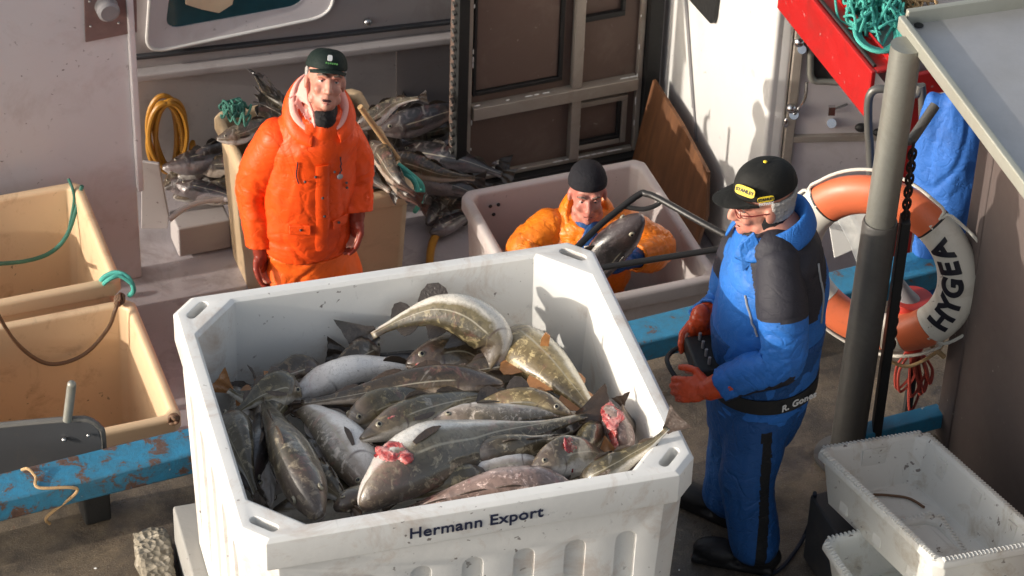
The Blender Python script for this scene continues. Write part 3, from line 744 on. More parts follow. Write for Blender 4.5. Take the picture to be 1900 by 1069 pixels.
# slab under the tub and rough kerb
mb = MB(); sc_ = T(-.02, 0, 0)
mb.box(T(-.01, -.10, .1325), (1.47, 1.6, .255), (TU, TV, UP)); tag(mb.build('concrete_slab', M['concrete_slab'], bevel=.01), 'grey concrete slab standing under the large white tub', 'slab')
me = None
mb = MB(); mb.box(T(-.825, .06, .040), (.12, 1.42, .13), (TU, TV, UP)); o = tmp(mb.mesh())
md = o.modifiers.new('r', 'REMESH'); md.mode = 'VOXEL'; md.voxel_size = .012; me = baked(o); kill(o)
wrinkle_disp(me, .014, 9, ridge=False, seed=2); wrinkle_disp(me, .007, 34, ridge=False, seed=4)
tag(link('rough_kerb', me, M['rubble']), 'crumbling rough aggregate kerb beside the grey slab', 'kerb')

def simple_tub(name, br, U, Vv, L, W, H, zr, mat, label, cat='fish tub', group=None, holes=()):
    """br = back-right corner of the rim"""
    c = br - U * (L / 2) - Vv * (W / 2); ang = math.atan2(U.y, U.x)
    mb = tubmesh(L, W, H, rim=.045, lip_h=.09, lip_out=.018, taper=.035, ch=(.035, .035, .03))
    cut = MB(); cut.box((0, 0, -5), (.01, .01, .01)); me = bool_bevel(mb, cut, .009, 3)
    o = link(name, me, mat); auto(o, 50); o.location = V((c.x, c.y, zr - H)); o.rotation_euler = (0, 0, ang)
    tag(o, label, cat, group); return o
t2 = simple_tub('fish_tub', S(247, 549, z=-.6), BU, BV, .80, .84, .75, -.6, M['tubtan'], 'empty tan fish tub nearest the blue rail with a brown rope inside')
t1 = simple_tub('fish_tub', S(150, 332, z=-.6), BU, BV, 1.05, .78, .75, -.6, M['tubtan'], 'empty tan fish tub against the pale wall with a green rope inside')
FRc = S(773, 350, z=-.55); bt_br = FRc + BV * .86
t3 = simple_tub('fish_tub', bt_br, BU, BV, .72, .86, .80, -.55, M['tubtan2'], 'tan fish tub heaped with fish behind the man in orange oilskins')
hb = S(1192, 290, z=-.45); hl = (S(850, 352, z=-.45) - hb).length
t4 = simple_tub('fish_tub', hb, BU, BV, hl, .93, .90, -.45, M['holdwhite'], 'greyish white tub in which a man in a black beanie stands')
# drain holes
for (o_, pts) in ((t2, [(103, 753)]), (t1, [(14, 538)])):
    for q in pts:
        # on the inner back wall or floor
        p = S(*q, z=(-1.20 if o_ is t2 else -1.18)); mb = MB(); mb.ell(p, (.026, .02, .018)); mb.build('drain_hole', M['rubber'], o_)
mb = MB()
for q in ((910, 383), (925, 380), (916, 398)):
    d = CR * ((q[0] - 950) / FPX) - CU * ((q[1] - 534.5) / FPX) + _f; pw = hb - BV * .062
    t = (pw - V((0, 0, HC))).dot(BV) / d.dot(BV); mb.ell(V((0, 0, HC)) + d * t, (.009, .006, .009), (BU, BV, UP))
mb.build('drain_hole', M['rubber'], t4)

# ------------------------------------------------------------------ fish
rf = random.Random(11)
PROF = [(0, .014, .016), (.015, .027, .030), (.06, .052, .050), (.12, .080, .068), (.19, .106, .080), (.27, .120, .082), (.36, .123, .080), (.46, .112, .070), (.56, .094, .056), (.66, .074, .042), (.76, .052, .029), (.85, .034, .019), (.92, .026, .013), (.97, .028, .010), (1, .030, .008)]
def prof(t):
    for (a, b, c), (a2, b2, c2) in zip(PROF, PROF[1:]):
        if a <= t <= a2:
            k = (t - a) / (a2 - a); return b + (b2 - b) * k, c + (c2 - c) * k
    return PROF[-1][1:]
def make_fish(spine, dorsal, mat, label, group, depth=1.0, fat=1.0, L=None, tailspread=1.0, fin='fin', wound=None, name='cod', tailtwist=None, nofin=False, simple=False, eye=True, mouth=.0, pect=True, finh=1.0, cut=None):
    """spine: world points, snout first. dorsal: direction in which the back points (vector or list)."""
    pts = smoothpath(spine, 10); 
    seg = [0]
    for a, b in zip(pts, pts[1:]): seg.append(seg[-1] + (b - a).length)
    LL = seg[-1]; L = L or LL
    def at(t):
        s = t * LL
        for i in range(len(seg) - 1):
            if s <= seg[i + 1] + 1e-9:
                k = (s - seg[i]) / max(1e-9, seg[i + 1] - seg[i]); return pts[i].lerp(pts[i + 1], k)
        return pts[-1]
    D0 = dorsal if isinstance(dorsal, list) else [dorsal, dorsal]
    D0 = [V(d).normalized() for d in D0]
    def frame(t):
        tg = (at(min(1, t + .02)) - at(max(0, t - .02))).normalized()
        k = t * (len(D0) - 1); i = min(int(k), len(D0) - 2); dd = D0[i].lerp(D0[i + 1], k - i)
        dd = (dd - tg * dd.dot(tg)).normalized(); sd_ = tg.cross(dd); return at(t), tg, dd, sd_
    nr, ns = (40, 28) if not simple else (16, 12)
    V_, F_, tone, along = [], [], [], []
    nzs = rf.uniform(0, 50)
    for i in range(nr + 1):
        t = (i / nr) ** 1.15
        c, tg, dd, sd_ = frame(t); a, b = prof(t); a *= L * depth; b *= L * fat
        for k in range(ns):
            th = 2 * math.pi * k / ns; cc, ss = math.cos(th), math.sin(th)
            rr = 1.0
            if not simple:
                # gill cover edge and mouth slit
                g = math.exp(-((t - (.235 - .02 * cc * cc)) / .006) ** 2) * max(0, min(1, 1.1 - abs(cc + .15)))
                rr -= .055 * g
                if t < .10: rr -= .26 * math.exp(-((cc + .42 + t * 1.2) / .13) ** 2); rr += .10 * math.exp(-((cc + .75) / .2) ** 2) * (1 - t * 10)
                rr += .05 * noise.noise(V((t * 7 + nzs, th * .8, 0))) + .018 * noise.noise(V((t * 26 + nzs, th * 1.6, 3)))
            # flatter belly, narrower back
            bb = b * (1 - .15 * cc)
            p = c + dd * (cc * a * rr - (a * .10 if t < .3 else 0) * (1 - t / .3 if t < .3 else 0)) + sd_ * (ss * bb * rr)
            V_.append(p); tone.append(.5 + .5 * cc); along.append(t)
    for i in range(nr):
        for k in range(ns):
            l = (k + 1) % ns; F_.append((i * ns + k, i * ns + l, (i + 1) * ns + l, (i + 1) * ns + k))
    F_.append(tuple(range(ns))[::-1]); F_.append(tuple(nr * ns + k for k in range(ns)))
    org = at(.4)
    root = empty(name, org, label, 'fish', group)
    def mk(nm, me, mt):
        o = link(nm, me, mt, root); return o
    me = bpy.data.meshes.new('b'); me.from_pydata(V_, [], F_)
    for nm, arr in (('tone', tone), ('along', along)):
        at_ = me.attributes.new(nm, 'FLOAT', 'POINT'); at_.data.foreach_set('value', arr)
    bm = bmesh.new(); bm.from_mesh(me); bmesh.ops.recalc_face_normals(bm, faces=bm.faces); bm.to_mesh(me); bm.free()
    body = mk('body', me, FM[mat]); 
    fm = M[fin]
    # tail fin
    c, tg, dd, sd_ = frame(.985)
    if tailtwist is not None: dd = (V(tailtwist) - tg * V(tailtwist).dot(tg)).normalized(); sd_ = tg.cross(dd)
    mb = MB(); rows = []; nn = 11
    for j, (dl, hw) in enumerate(((-.015, .022), (.015, .032), (.05, .052), (.09, .074), (.125, .092))):
        row = []
        for k in range(nn):
            u = -1 + 2 * k / (nn - 1); ex = (-.012 * (1 - u * u) + .003 * (k % 2)) if j == 4 else 0
            row.append(c + tg * ((dl + ex) * L) + dd * (u * hw * L * tailspread) + sd_ * (L * .006 * math.sin(u * 7 + j)))
        rows.append(row)
    th = L * .004
    vs = [p + sd_ * th * (1 - .2 * j) for j, r in enumerate(rows) for p in r] + [p - sd_ * th * (1 - .2 * j) for j, r in enumerate(rows) for p in r]
    o2 = len(rows) * nn; fs = []
    for j in range(4):
        for k in range(nn - 1):
            a = j * nn + k; fs += [(a, a + 1, a + nn + 1, a + nn), (o2 + a, o2 + a + nn, o2 + a + nn + 1, o2 + a + 1)]
    edge = [j * nn for j in range(5)] + [4 * nn + k for k in range(1, nn)] + [j * nn + nn - 1 for j in range(3, -1, -1)] + [k for k in range(nn - 2, 0, -1)]
    for a, b in zip(edge, edge[1:] + edge[:1]): fs.append((a, b, o2 + b, o2 + a))
    mb.add(vs, fs); mb.build('tail_fin', fm, root)
    def finrow(nm, t0, t1, h, sgn, lean=.5):
        ps = []; n_ = 9; top = []
        for k in range(n_):
            t = t0 + (t1 - t0) * k / (n_ - 1); c, tg, dd, sd_ = frame(t); a, b = prof(t)
            q = c + dd * (sgn * a * L * depth * .93)
            hh = h * L * finh * (math.sin(math.pi * min(1, (k + .5) / (n_ - .2)) ** .6)) * (1 + .08 * (k % 2))
            ps.append((q, tg, dd, sd_)); top.append(q + (dd * sgn * .8 + tg * lean + sd_ * .35).normalized() * hh)
        mb = MB(); w2 = .0022
        vs = [q[0] + q[3] * w2 for q in ps] + [p + ps[i][3] * w2 * .5 for i, p in enumerate(top)] + [q[0] - q[3] * w2 for q in ps] + [p - ps[i][3] * w2 * .5 for i, p in enumerate(top)]
        fs = []
        for k in range(n_ - 1):
            fs += [(k, k + 1, n_ + k + 1, n_ + k), (2 * n_ + k, 3 * n_ + k, 3 * n_ + k + 1, 2 * n_ + k + 1), (n_ + k, n_ + k + 1, 3 * n_ + k + 1, 3 * n_ + k)]
        fs += [(0, n_, 3 * n_, 2 * n_), (n_ - 1, 3 * n_ - 1, 4 * n_ - 1, 2 * n_ - 1)]
        mb.add(vs, fs); mb.build(nm, fm, root)
    if not nofin and not simple:
        finrow('dorsal_fin', .30, .45, .075, 1); finrow('dorsal_fin', .49, .66, .062, 1); finrow('dorsal_fin', .71, .85, .045, 1)
        finrow('anal_fin', .53, .69, .050, -1); finrow('anal_fin', .73, .86, .040, -1)
    if simple: finrow('dorsal_fin', .30, .60, .06, 1)
    if not simple:
        for s in (-1, 1):
            c, tg, dd, sd_ = frame(.105); a, b = prof(.105); a *= L * depth; b *= L * fat
            th = R_(58); q = c + dd * (math.cos(th) * a * .93 - a * .06) + sd_ * (s * math.sin(th) * b * .97)
            if eye:
                nrm = (dd * math.cos(th) * .6 + sd_ * s).normalized(); ax1 = tg; ax2 = nrm.cross(ax1).normalized(); ax1 = ax2.cross(nrm)
                mb = MB(); mb.ell(q, (.0175 * L, .0165 * L, .009 * L), (ax1, ax2, nrm), 16, 8); e = mb.build('eye', M['fisheye'], root)
                mb = MB(); mb.ell(q + nrm * .0045 * L, (.0115 * L, .0115 * L, .0050 * L), (ax1, ax2, nrm), 14, 8); mb.build('pupil', M['pupil'], e)
            if pect and not nofin:
                c, tg, dd, sd_ = frame(.27); a, b = prof(.27); a *= L * depth; b *= L * fat
                q = c + sd_ * (s * b * .96) - dd * a * .12
                mb = MB(); poly = []
                for (u, v_) in ((0, -.008), (.03, -.015), (.07, -.020), (.10, -.017), (.125, -.006), (.128, -.002), (.10, .006), (.05, .009), (0, .008)):
                    poly.append(q + tg * (u * L) + dd * (v_ * L) + sd_ * (s * (.006 + u * .08 - u * u * .9) * L))
                mb.prism(poly, sd_ * s * .003); mb.build('pectoral_fin', fm, root)
        # chin barbel
        c, tg, dd, sd_ = frame(.03); mb = MB(); q = c - dd * .03 * L
        mb.tube(smoothpath([q, q - dd * .02 * L + tg * .01 * L, q - dd * .03 * L + tg * .03 * L], 4), [.003 * L] * 9, 6); mb.build('barbel', fm, root)
        if mouth:
            c, tg, dd, sd_ = frame(.012); mb = MB(); mb.ell(c - dd * .012 * L - tg * .002, (.010 * L, .022 * L, .018 * L), (tg, sd_, dd)); mb.build('mouth', M['gill'], root)
    if wound:
        for (t, th, su, sv, kind) in wound:
            c, tg, dd, sd_ = frame(t); a, b = prof(t); a *= L * depth; b *= L * fat; th = R_(th)
            nrm = (dd * math.cos(th) / a + sd_ * math.sin(th) / b).normalized()
            q = c + dd * math.cos(th) * a + sd_ * math.sin(th) * b; ax1 = tg; ax2 = nrm.cross(ax1).normalized(); ax1 = ax2.cross(nrm)
            mb = MB(); rw = random.Random(int(t * 1000) + 3)
            for k in range(9):
                mb.ell(q + ax1 * rw.uniform(-.6, .6) * su * L + ax2 * rw.uniform(-.6, .6) * sv * L - nrm * .009, (su * L * rw.uniform(.3, .6), sv * L * rw.uniform(.3, .6), .014 * L), (ax1, ax2, nrm), 12, 8)
            me = blob(mb, .005, 3, dict(amp=.004, freq=60, ridge=True)); link('wound', me, M[kind], root)
    return root

def FS(*pz): return [S(x, y, z=z) for x, y, z in pz]
CAMD = -_f                        # direction towards the lens (used only as a way to say "upwards and to the front")
up_front = V((0, -.62, .78));  front = V((0, -.8, -.1)); lft = V((-.9, .1, .4)); rgt = V((.9, .1, .3))
G = 'cod lying in the white tub'
def FZ(*pz):
    return [S(x, y, z=z + .045 * max(0, min(1, (900 - y) / 120 + .4)) * (1 if z < 1.2 else 0)) for x, y, z in pz]
# --- filler layer first (under the visible ones)
fill = [((480, 900, .88), (640, 800, .86)), ((560, 700, .80), (780, 720, .80)), ((700, 660, .78), (900, 680, .80)), ((1120, 860, .86), (900, 840, .9)),
        ((560, 940, .93), (800, 900, .93)), ((820, 800, .88), (1040, 830, .88)), ((1080, 800, .80), (960, 700, .80)), ((460, 800, .84), (600, 860, .84)), ((900, 900, .96), (1120, 850, .96)),
        ((640, 880, .92), (860, 760, .86)), ((1100, 890, .93), (960, 920, .98))]
for k, (a, b) in enumerate(fill):
    A, B = S(*a[:2], z=a[2] + .04), S(*b[:2], z=b[2] + .04); d = (B - A); Ln = d.length; d = d.normalized(); A2 = A - d * max(0, (.62 - Ln) / 2); B2 = B + d * max(0, (.62 - Ln) / 2)
    # keep every filler fish inside the walls
    def clampt(p):
        q = p - TC; u, v_ = q.dot(TU), q.dot(TV); u = max(-.58, min(.58, u)); v_ = max(-.46, min(.46, v_)); return T(u, v_, p.z)
    make_fish([clampt(A2), clampt(A2.lerp(B2, .5)) + UP * .01, clampt(B2)], V((rf.uniform(-.4, .4), .7, .6)), rf.choice(['grey', 'brown', 'olive', 'dark', 'belly']), 'cod mostly buried under other cod in the white tub', 'cod buried in the white tub', depth=.9, nofin=True, pect=False, tailspread=.6)
# --- visible ones, snout first
make_fish(FZ((905, 690, 1.00), (918, 640, 1.06), (880, 597, 1.12), (815, 578, 1.14), (745, 596, 1.10), (690, 622, 1.06)), [V((-.6, -.5, -.3)), V((-.9, -.5, -.3)), V((-.15, -.9, -.45)), V((0, -.9, -.35))], 'olive', 'topmost cod arched over with its pale belly up against the back wall of the tub', G, depth=.80, fat=1.0, fin='findark', L=.80, tailtwist=V((.1, .60, .75)), tailspread=1.45, finh=1.35, eye=False, pect=False)
make_fish(FZ((752, 676, 1.02), (800, 668, 1.01), (860, 666, .98), (930, 700, .93), (980, 740, .88)), [V((0, .75, .65)), V((0, .75, .65))], 'brown', 'dark cod head with open pink gill under the arched fish', G, depth=.9, L=.72, wound=[(.11, 120, .045, .03, 'flesh'), (.2, 150, .04, .03, 'flesh')], nofin=True, tailspread=.6)
make_fish(FZ((540, 742, .99), (610, 708, 1.00), (680, 690, .99), (760, 690, .97), (860, 700, .92)), V((.05, .35, -.9)), 'belly', 'cod showing its pinkish white belly beside the long dark cod', G, depth=1.0, L=.66, fin='findark')
make_fish(FZ((935, 712, 1.05), (860, 708, 1.06), (760, 716, 1.06), (660, 734, 1.05), (560, 750, 1.02)), V((0, .55, .8)), 'brown', 'long dark brown cod lying straight across the middle of the pile', G, depth=.62, fat=.85, L=.82, fin='brownfin' if 0 else 'fin', tailspread=.5, finh=.4, eye=False, pect=False)
make_fish(FZ((668, 816, 1.09), (720, 790, 1.10), (800, 762, 1.08), (880, 742, 1.04), (960, 728, .99)), V((-.1, .72, .65)), 'olive', 'slender cod with a purplish head pointing left in mid pile', G, depth=.78, L=.66, finh=.5, tailspread=.5, wound=[(.17, 60, .03, .012, 'flesh')])
make_fish(FZ((690, 930, 1.02), (655, 850, 1.04), (620, 800, 1.03), (570, 762, 1.00), (520, 730, .96)), V((-.85, -.45, -.15)), 'belly', 'cod with a smooth white belly patch beside the big grey cod', G, depth=1.0, L=.66, finh=.6, tailspread=.6)
make_fish(FZ((592, 962, 1.13), (565, 900, 1.14), (535, 835, 1.10), (505, 775, 1.04), (480, 715, .98)), V((-.25, -.35, .9)), 'grey', 'big grey cod with its head down at the front left corner', G, depth=.95, fat=1.12, L=.80, mouth=1, tailspread=.6, finh=.5)
make_fish(FZ((560, 712, .98), (520, 732, .99), (480, 742, .99), (445, 735, 1.0), (424, 722, 1.03)), V((.1, .7, .6)), 'olive', 'cod with an upright orange brown tail fin at the left wall', G, depth=1.0, L=.52, fin='finor', tailtwist=V((-.1, .35, 1)), tailspread=1.1)
make_fish(FZ((500, 940, 1.02), (475, 880, 1.02), (455, 820, 1.0), (445, 770, .96), (440, 720, .9)), V((-.8, .1, .25)), 'belly', 'pale cod squeezed along the left wall with its white belly showing', G, depth=.9, L=.66, nofin=True, wound=[(.12, 165, .05, .03, 'whiteprint')] if 0 else None)
make_fish(FZ((672, 945, 1.16), (712, 905, 1.18), (790, 850, 1.17), (900, 820, 1.13), (1000, 797, 1.12), (1085, 772, 1.13)), [V((.15, -.85, -.10)), V((.05, -.9, -.15)), V((0, -.8, .4))], 'grey', 'biggest cod with a bleeding cut throat across the front of the pile', G, depth=1.0, fat=1.18, L=.93, wound=[(.205, -100, .060, .075, 'flesh'), (.185, -125, .05, .04, 'gill')], tailtwist=V((-.1, .6, .45)), eye=False)
make_fish(FZ((800, 788, 1.08), (860, 778, 1.09), (940, 774, 1.08), (1030, 770, 1.05), (1090, 768, 1.0)), V((0, -.5, .2)), 'belly', 'pale slender cod half hidden above the biggest cod', G, depth=.72, L=.60, tailspread=.5, fin='findark')
make_fish(FZ((1060, 770, 1.05), (1000, 752, 1.06), (940, 752, 1.05), (880, 768, 1.03), (800, 790, 1.0)), V((.1, .5, .75)), 'gold', 'yellowish cod with its head to the right above the pale slender cod', G, depth=.75, L=.62, fin='findark', tailspread=.5)
make_fish(FZ((935, 628, .96), (975, 655, 1.02), (1030, 695, 1.04), (1085, 750, 1.03), (1120, 800, .98)), [V((-.7, -.35, .2)), V((-.7, -.5, .1))], 'gold', 'golden bellied cod in the back right corner with an orange fin standing up', G, depth=1.0, fat=1.25, L=.80, eye=False, fin='finor', pect=False)
mb = MB()
p = S(1000, 655, z=1.12); mb.prism([p, p + V((.03, 0, .01)), p + V((.035, 0, .075)), p + V((.020, 0, .088)), p + V((.006, 0, .06))], V((0, .006, 0))); 
FINOBJ = mb
make_fish(FZ((985, 873, 1.16), (1025, 855, 1.16), (1075, 845, 1.12), (1110, 850, 1.06), (1150, 870, 1.0)), V((-.15, .55, .8)), 'grey', 'small cod head with a clear round eye and red gills facing left', G, depth=1.15, L=.50, fat=1.2, wound=[(.30, 85, .05, .12, 'gill'), (.33, 50, .04, .06, 'flesh')], nofin=True, mouth=0)
make_fish(FZ((1168, 838, 1.08), (1150, 800, 1.10), (1120, 762, 1.08), (1090, 740, 1.0)), V((-.4, .3, .85)), 'pink', 'skinned pink cod head beside the right wall of the tub', G, depth=1.1, L=.42, fat=1.3, nofin=True, eye=False, wound=[(.30, 0, .20, .09, 'flesh'), (.20, -60, .16, .09, 'flesh'), (.42, -75, .10, .06, 'gill')])
make_fish(FZ((1070, 905, 1.10), (1110, 880, 1.17), (1160, 852, 1.22), (1210, 822, 1.27), (1240, 795, 1.31)), V((-.35, .55, .7)), 'olive', 'wet olive cod whose tail hangs over the front right corner of the tub', G, depth=.72, L=.50, fin='fin', tailspread=1.15, tailtwist=V((-.1, .85, .6)), finh=.5)
make_fish(FZ((1180, 800, 1.0), (1165, 790, 1.02), (1160, 775, 1.06), (1155, 750, 1.12)), V((.1, .8, .1)), 'brown', 'cod of which only a raised brown tail fin shows by the right wall', G, depth=.7, L=.36, fin='fin', tailspread=1.0, nofin=True, tailtwist=V((.8, .3, .1)))
make_fish(FZ((1060, 905, 1.15), (980, 898, 1.17), (900, 905, 1.17), (820, 925, 1.15), (740, 950, 1.10)), V((.1, -.7, .5)), 'pink', 'pinkish pale cod lying along the front rim of the tub', G, depth=.72, L=.70, finh=.4, tailspread=.5, eye=False, pect=False)
make_fish(FZ((1010, 870, 1.10), (940, 866, 1.13), (880, 880, 1.12), (800, 905, 1.08)), V((.2, -.5, -.2)), 'belly', 'pale bellied cod under the small cod head', G, depth=.9, L=.52, nofin=True, eye=False)
make_fish(FZ((620, 945, 1.10), (650, 930, 1.10), (700, 910, 1.05), (760, 890, 1.0)), V((.2, -.6, .5)), 'olive', 'olive cod wedged between the big grey cod and the bleeding cod', G, depth=.9, L=.48, nofin=True)
make_fish(FZ((980, 640, .95), (900, 655, .96), (820, 668, .95), (700, 664, .95), (640, 658, .96)), V((0, .4, .8)), 'dark', 'dark cod behind whose brown tail fin shows below the arched fish', G, depth=.7, L=.62, fin='findark', nofin=True)

more = [('grey', ((428, 765, 1.05), (446, 820, 1.08), (462, 875, 1.10), (474, 915, 1.10)), V((.35, .1, .9)), 'grey cod flank along the left wall in front of the orange brown tail', .60),
        ('olive', ((560, 735, 1.02), (520, 722, 1.05), (480, 735, 1.06), (440, 765, 1.04)), V((.1, .55, .8)), 'olive cod across the back left of the pile under the raised tail', .58),
        ('olive', ((640, 790, 1.05), (690, 762, 1.06), (760, 742, 1.05), (840, 728, 1.02)), V((0, .5, .85)), 'slim olive cod pressed between the dark brown cod and the purplish head', .58),
        ('dark', ((455, 905, 1.06), (470, 850, 1.05), (478, 800, 1.03), (482, 750, 1.0)), V((.3, .2, .9)), 'slim dark cod between the left wall and the big grey cod', .56),
        ('olive', ((905, 875, 1.13), (850, 893, 1.14), (790, 912, 1.13), (735, 930, 1.10)), V((0, .2, .95)), 'slim olive cod under the belly of the biggest cod', .50),
        ('brown', ((985, 690, .98), (930, 680, 1.0), (870, 690, 1.0), (820, 700, .98)), V((0, .4, .9)), 'brown cod in the shade under the head of the arched cod', .5),
        ('brown', ((430, 800, .98), (450, 850, 1.03), (480, 905, 1.06)), V((-.3, .2, .9)), 'dark olive cod flank showing at the front left wall', .62),
        ('olive', ((470, 800, .98), (500, 760, 1.0), (540, 725, 1.0), (590, 700, .98)), V((.1, .5, .75)), 'olive cod lying behind the head end of the big grey cod', .62),
        ('brown', ((600, 700, 1.0), (560, 690, 1.0), (510, 705, 1.02), (470, 728, 1.0)), V((0, .6, .8)), 'brown cod with its back along the left end of the pile', .56),
        ('grey', ((860, 850, 1.14), (930, 838, 1.14), (1000, 826, 1.13), (1060, 805, 1.1)), V((0, -.3, .95)), 'grey cod under the tail of the biggest cod', .60),
        ('olive', ((1105, 790, 1.06), (1085, 830, 1.10), (1060, 880, 1.12)), V((.3, .1, .9)), 'olive cod squeezed between the small cod head and the pink head', .50),
        ('grey', ((560, 870, 1.02), (610, 900, 1.08), (650, 940, 1.10)), V((.3, .3, .9)), 'grey cod flank deep at the front left of the pile', .55),
        ('brown', ((700, 640, 1.0), (650, 668, 1.02), (600, 700, 1.01)), V((0, .5, .8)), 'brown cod by the back wall with its tail under the arched fish', .5)]
for k, (mt, pz, dr, lb_, ln_) in enumerate(more):
    make_fish(FZ(*pz), dr, mt, lb_, G, depth=.9, fat=1.1, L=ln_, nofin=(k % 2 == 0), tailspread=.7, finh=.5)
# reparent loose upright fin
gold = [o for o in bpy.data.objects if o.get('label', '').startswith('golden bellied')][0]
FINOBJ.build('dorsal_fin', M['finor'], gold)

# ------------------------------------------------------------------ fish on the boat
rb = random.Random(5)
def proto(kind, bend, i):
    L = .62; pts = [V((0, 0, 0)), V((.2 * 1, bend * .3, .0)), V((.4, bend, .01)), V((.6, bend * .4, 0))]
    return make_fish(pts, V((.0, .6, .8)), kind, 'x', 'fish heaped on the boat', depth=1.05, L=.66, simple=False, nofin=False, fin='findark', finh=.7)
protos = [proto('dark', .05, 0), proto('brown', -.05, 1), proto('dark', .02, 2), proto('grey', .07, 3)]
used = set()
def place_fish(loc, rz, ry, rx, label, sc=1.0):
    k = rb.randrange(len(protos)); pr = protos[k]
    if k not in used: used.add(k); r = pr
    else:
        r = pr.copy(); COL.objects.link(r)
        for ch in list(pr.children):
            c = ch.copy(); COL.objects.link(c); c.parent = r
            for g in ch.children:
                d = g.copy(); COL.objects.link(d); d.parent = c
    r.location = loc; r.rotation_euler = (rx, ry, rz); r.scale = (sc, sc, sc); r['label'] = label
    return r
# heap in the tan tub behind the man
def t3p(a, b, z):
    c = bt_br - BU * .36 - BV * .43; return V((c.x, c.y, 0)) + BU * a + BV * b + UP * z
for k in range(30):
    a, b = rb.uniform(-.20, .20), rb.uniform(-.34, .30); z = -.60 + .012 * (k // 2) * (1 - abs(a) * 1.5)
    ang = rb.choice([1.6, 1.9, 2.2, -1.2, 4.7]) + rb.uniform(-.35, .35); d_ = V((math.cos(ang), math.sin(ang), 0)); p = t3p(a, b, z) - d_ * .20
    place_fish(p, ang, rb.uniform(-.12, .06), rb.uniform(-.6, .6), 'dark fish in the heap piled above the rim of the tan tub', rb.uniform(.62, .8))
for (px, py, z, rz, ry, sc_) in ((402, 258, -.50, .30, .0, .6), (655, 238, -.42, .25, -.35, .55), (712, 300, -.44, -1.0, .02, .6), (690, 262, -.38, -1.0, .05, .7)):
    place_fish(S(px, py, z=z), rz, ry, .3, 'dark fish in the heap piled above the rim of the tan tub', sc_)
for k in range(16):
    px, py = rb.uniform(300, 365), rb.uniform(300, 375); z = -1.24 + .03 * (k // 2)
    place_fish(S(px, py, z=z), rb.uniform(-.5, .9), rb.uniform(-.10, .06), rb.uniform(-.6, .6), 'fish in the dark heap on deck beside the yellow hose', rb.uniform(.6, .8))
for k in range(20):
    f_ = (k // 2) / 17; px, py = rb.uniform(700, 750), rb.uniform(235 + 0 * f_, 345); z = -1.24 + .035 * (k // 2) * (1.15 - (py - 235) / 150)
    place_fish(S(px, py, z=z), rb.choice([rb.uniform(-.5, .5), rb.uniform(1.2, 2.6)]), rb.uniform(-.10, .15), rb.uniform(-.6, .6), 'fish in the dark heap on deck left of the framed door', rb.uniform(.75, .95))
for k in range(5):
    place_fish(S(rb.uniform(770, 815), rb.uniform(385, 440), z=-1.28), rb.uniform(0, 3), 0, rb.uniform(-.3, .3), 'fish lying on deck between the tan tub and the greyish tub', .55)
# green net scraps and rope at the tan tub
tangle(S(445, 222, z=-.30), .10, .09, .10, 10, .006, M['tealdark'], 'net_scrap', 'dark green net scrap on the left end of the fish heap', 'net', 12)
mb = MB(); mb.tube(smoothpath([S(738, 305, z=-.42), S(760, 322, z=-.45), S(783, 345, z=-.52), S(780, 375, z=-.62), S(770, 392, z=-.72)], 8), .012, 8); mb.tube(smoothpath([S(745, 318, z=-.45), S(768, 335, z=-.47), S(776, 360, z=-.53)], 8), .012, 8)
tag(mb.build('green_rope', M['tealrope']), 'green rope looped over the right corner of the heaped tan tub', 'rope')
mb = MB(); mb.tube([S(668, 198, z=-.12), S(738, 295, z=-.44)], .014, 10); tag(mb.build('wooden_stick', M['tanrope']), 'pale wooden stick lying over the heaped fish behind the orange man', 'stick')
# yellow hose coil on the bulkhead
mb = MB(); hc = onback(309, 246, .09); rndh = random.Random(4)
pts = []
for k in range(150):
    t = k / 150 * 2 * math.pi * 6; pts.append(hc + WD * (math.cos(t) * (.085 + .022 * math.sin(t * .37)) + .02 * math.sin(t * .9)) + UP * (math.sin(t) * (.20 + .012 * math.cos(t * .61))) - WN * (.03 * math.sin(t * .23) + .02))
pts = pts + [hc + WD * .14 - UP * .18 - WN * .03, hc + WD * .17 - UP * .24 - WN * .06]
mb.tube(smoothpath(pts, 2), .013, 8)
tag(mb.build('hose_coil', M['yellowhose']), 'coiled yellow hose hanging on the grey bulkhead beside the pale wall', 'hose')
mb = MB(); mb.tube(smoothpath([S(845, 412, z=-1.31), S(818, 425, z=-1.31), S(803, 450, z=-1.31), S(797, 490, z=-1.31), S(800, 560, z=-1.31)], 8), .02, 10)
tag(mb.build('yellow_hose', M['yellowhose']), 'yellow hose running over the deck beside the greyish white tub', 'hose')
# white board, grey block, curved pipe
mb = MB(); A = [S(262, 300, z=-.80), S(295, 305, z=-.80), S(314, 405, z=-1.2), S(310, 425, z=-1.27), S(262, 425, z=-1.27)]; mb.prism(A, V((.0, .02, .0)))
tag(mb.build('white_board', M['backwall'], bevel=.005), 'pale board standing against the end of the pale wall', 'board')
mb = MB(); c = S(372, 425, z=-1.25); mb.box(c, (.26, .16, .17), (BU, BV, UP)); tag(mb.build('foam_box', M['backwall'], bevel=.01), 'small grey box on deck below the fish heap beside the tan tub', 'box')
mb = MB(); mb.tube(smoothpath([S(314, 408, z=-1.05), S(340, 388, z=-1.02), S(375, 374, z=-1.0), S(415, 370, z=-1.0)], 8), .014, 10)
tag(mb.build('curved_pipe', M['holdwhite']), 'curved pale pipe in front of the fish heap beside the tan tub', 'pipe')

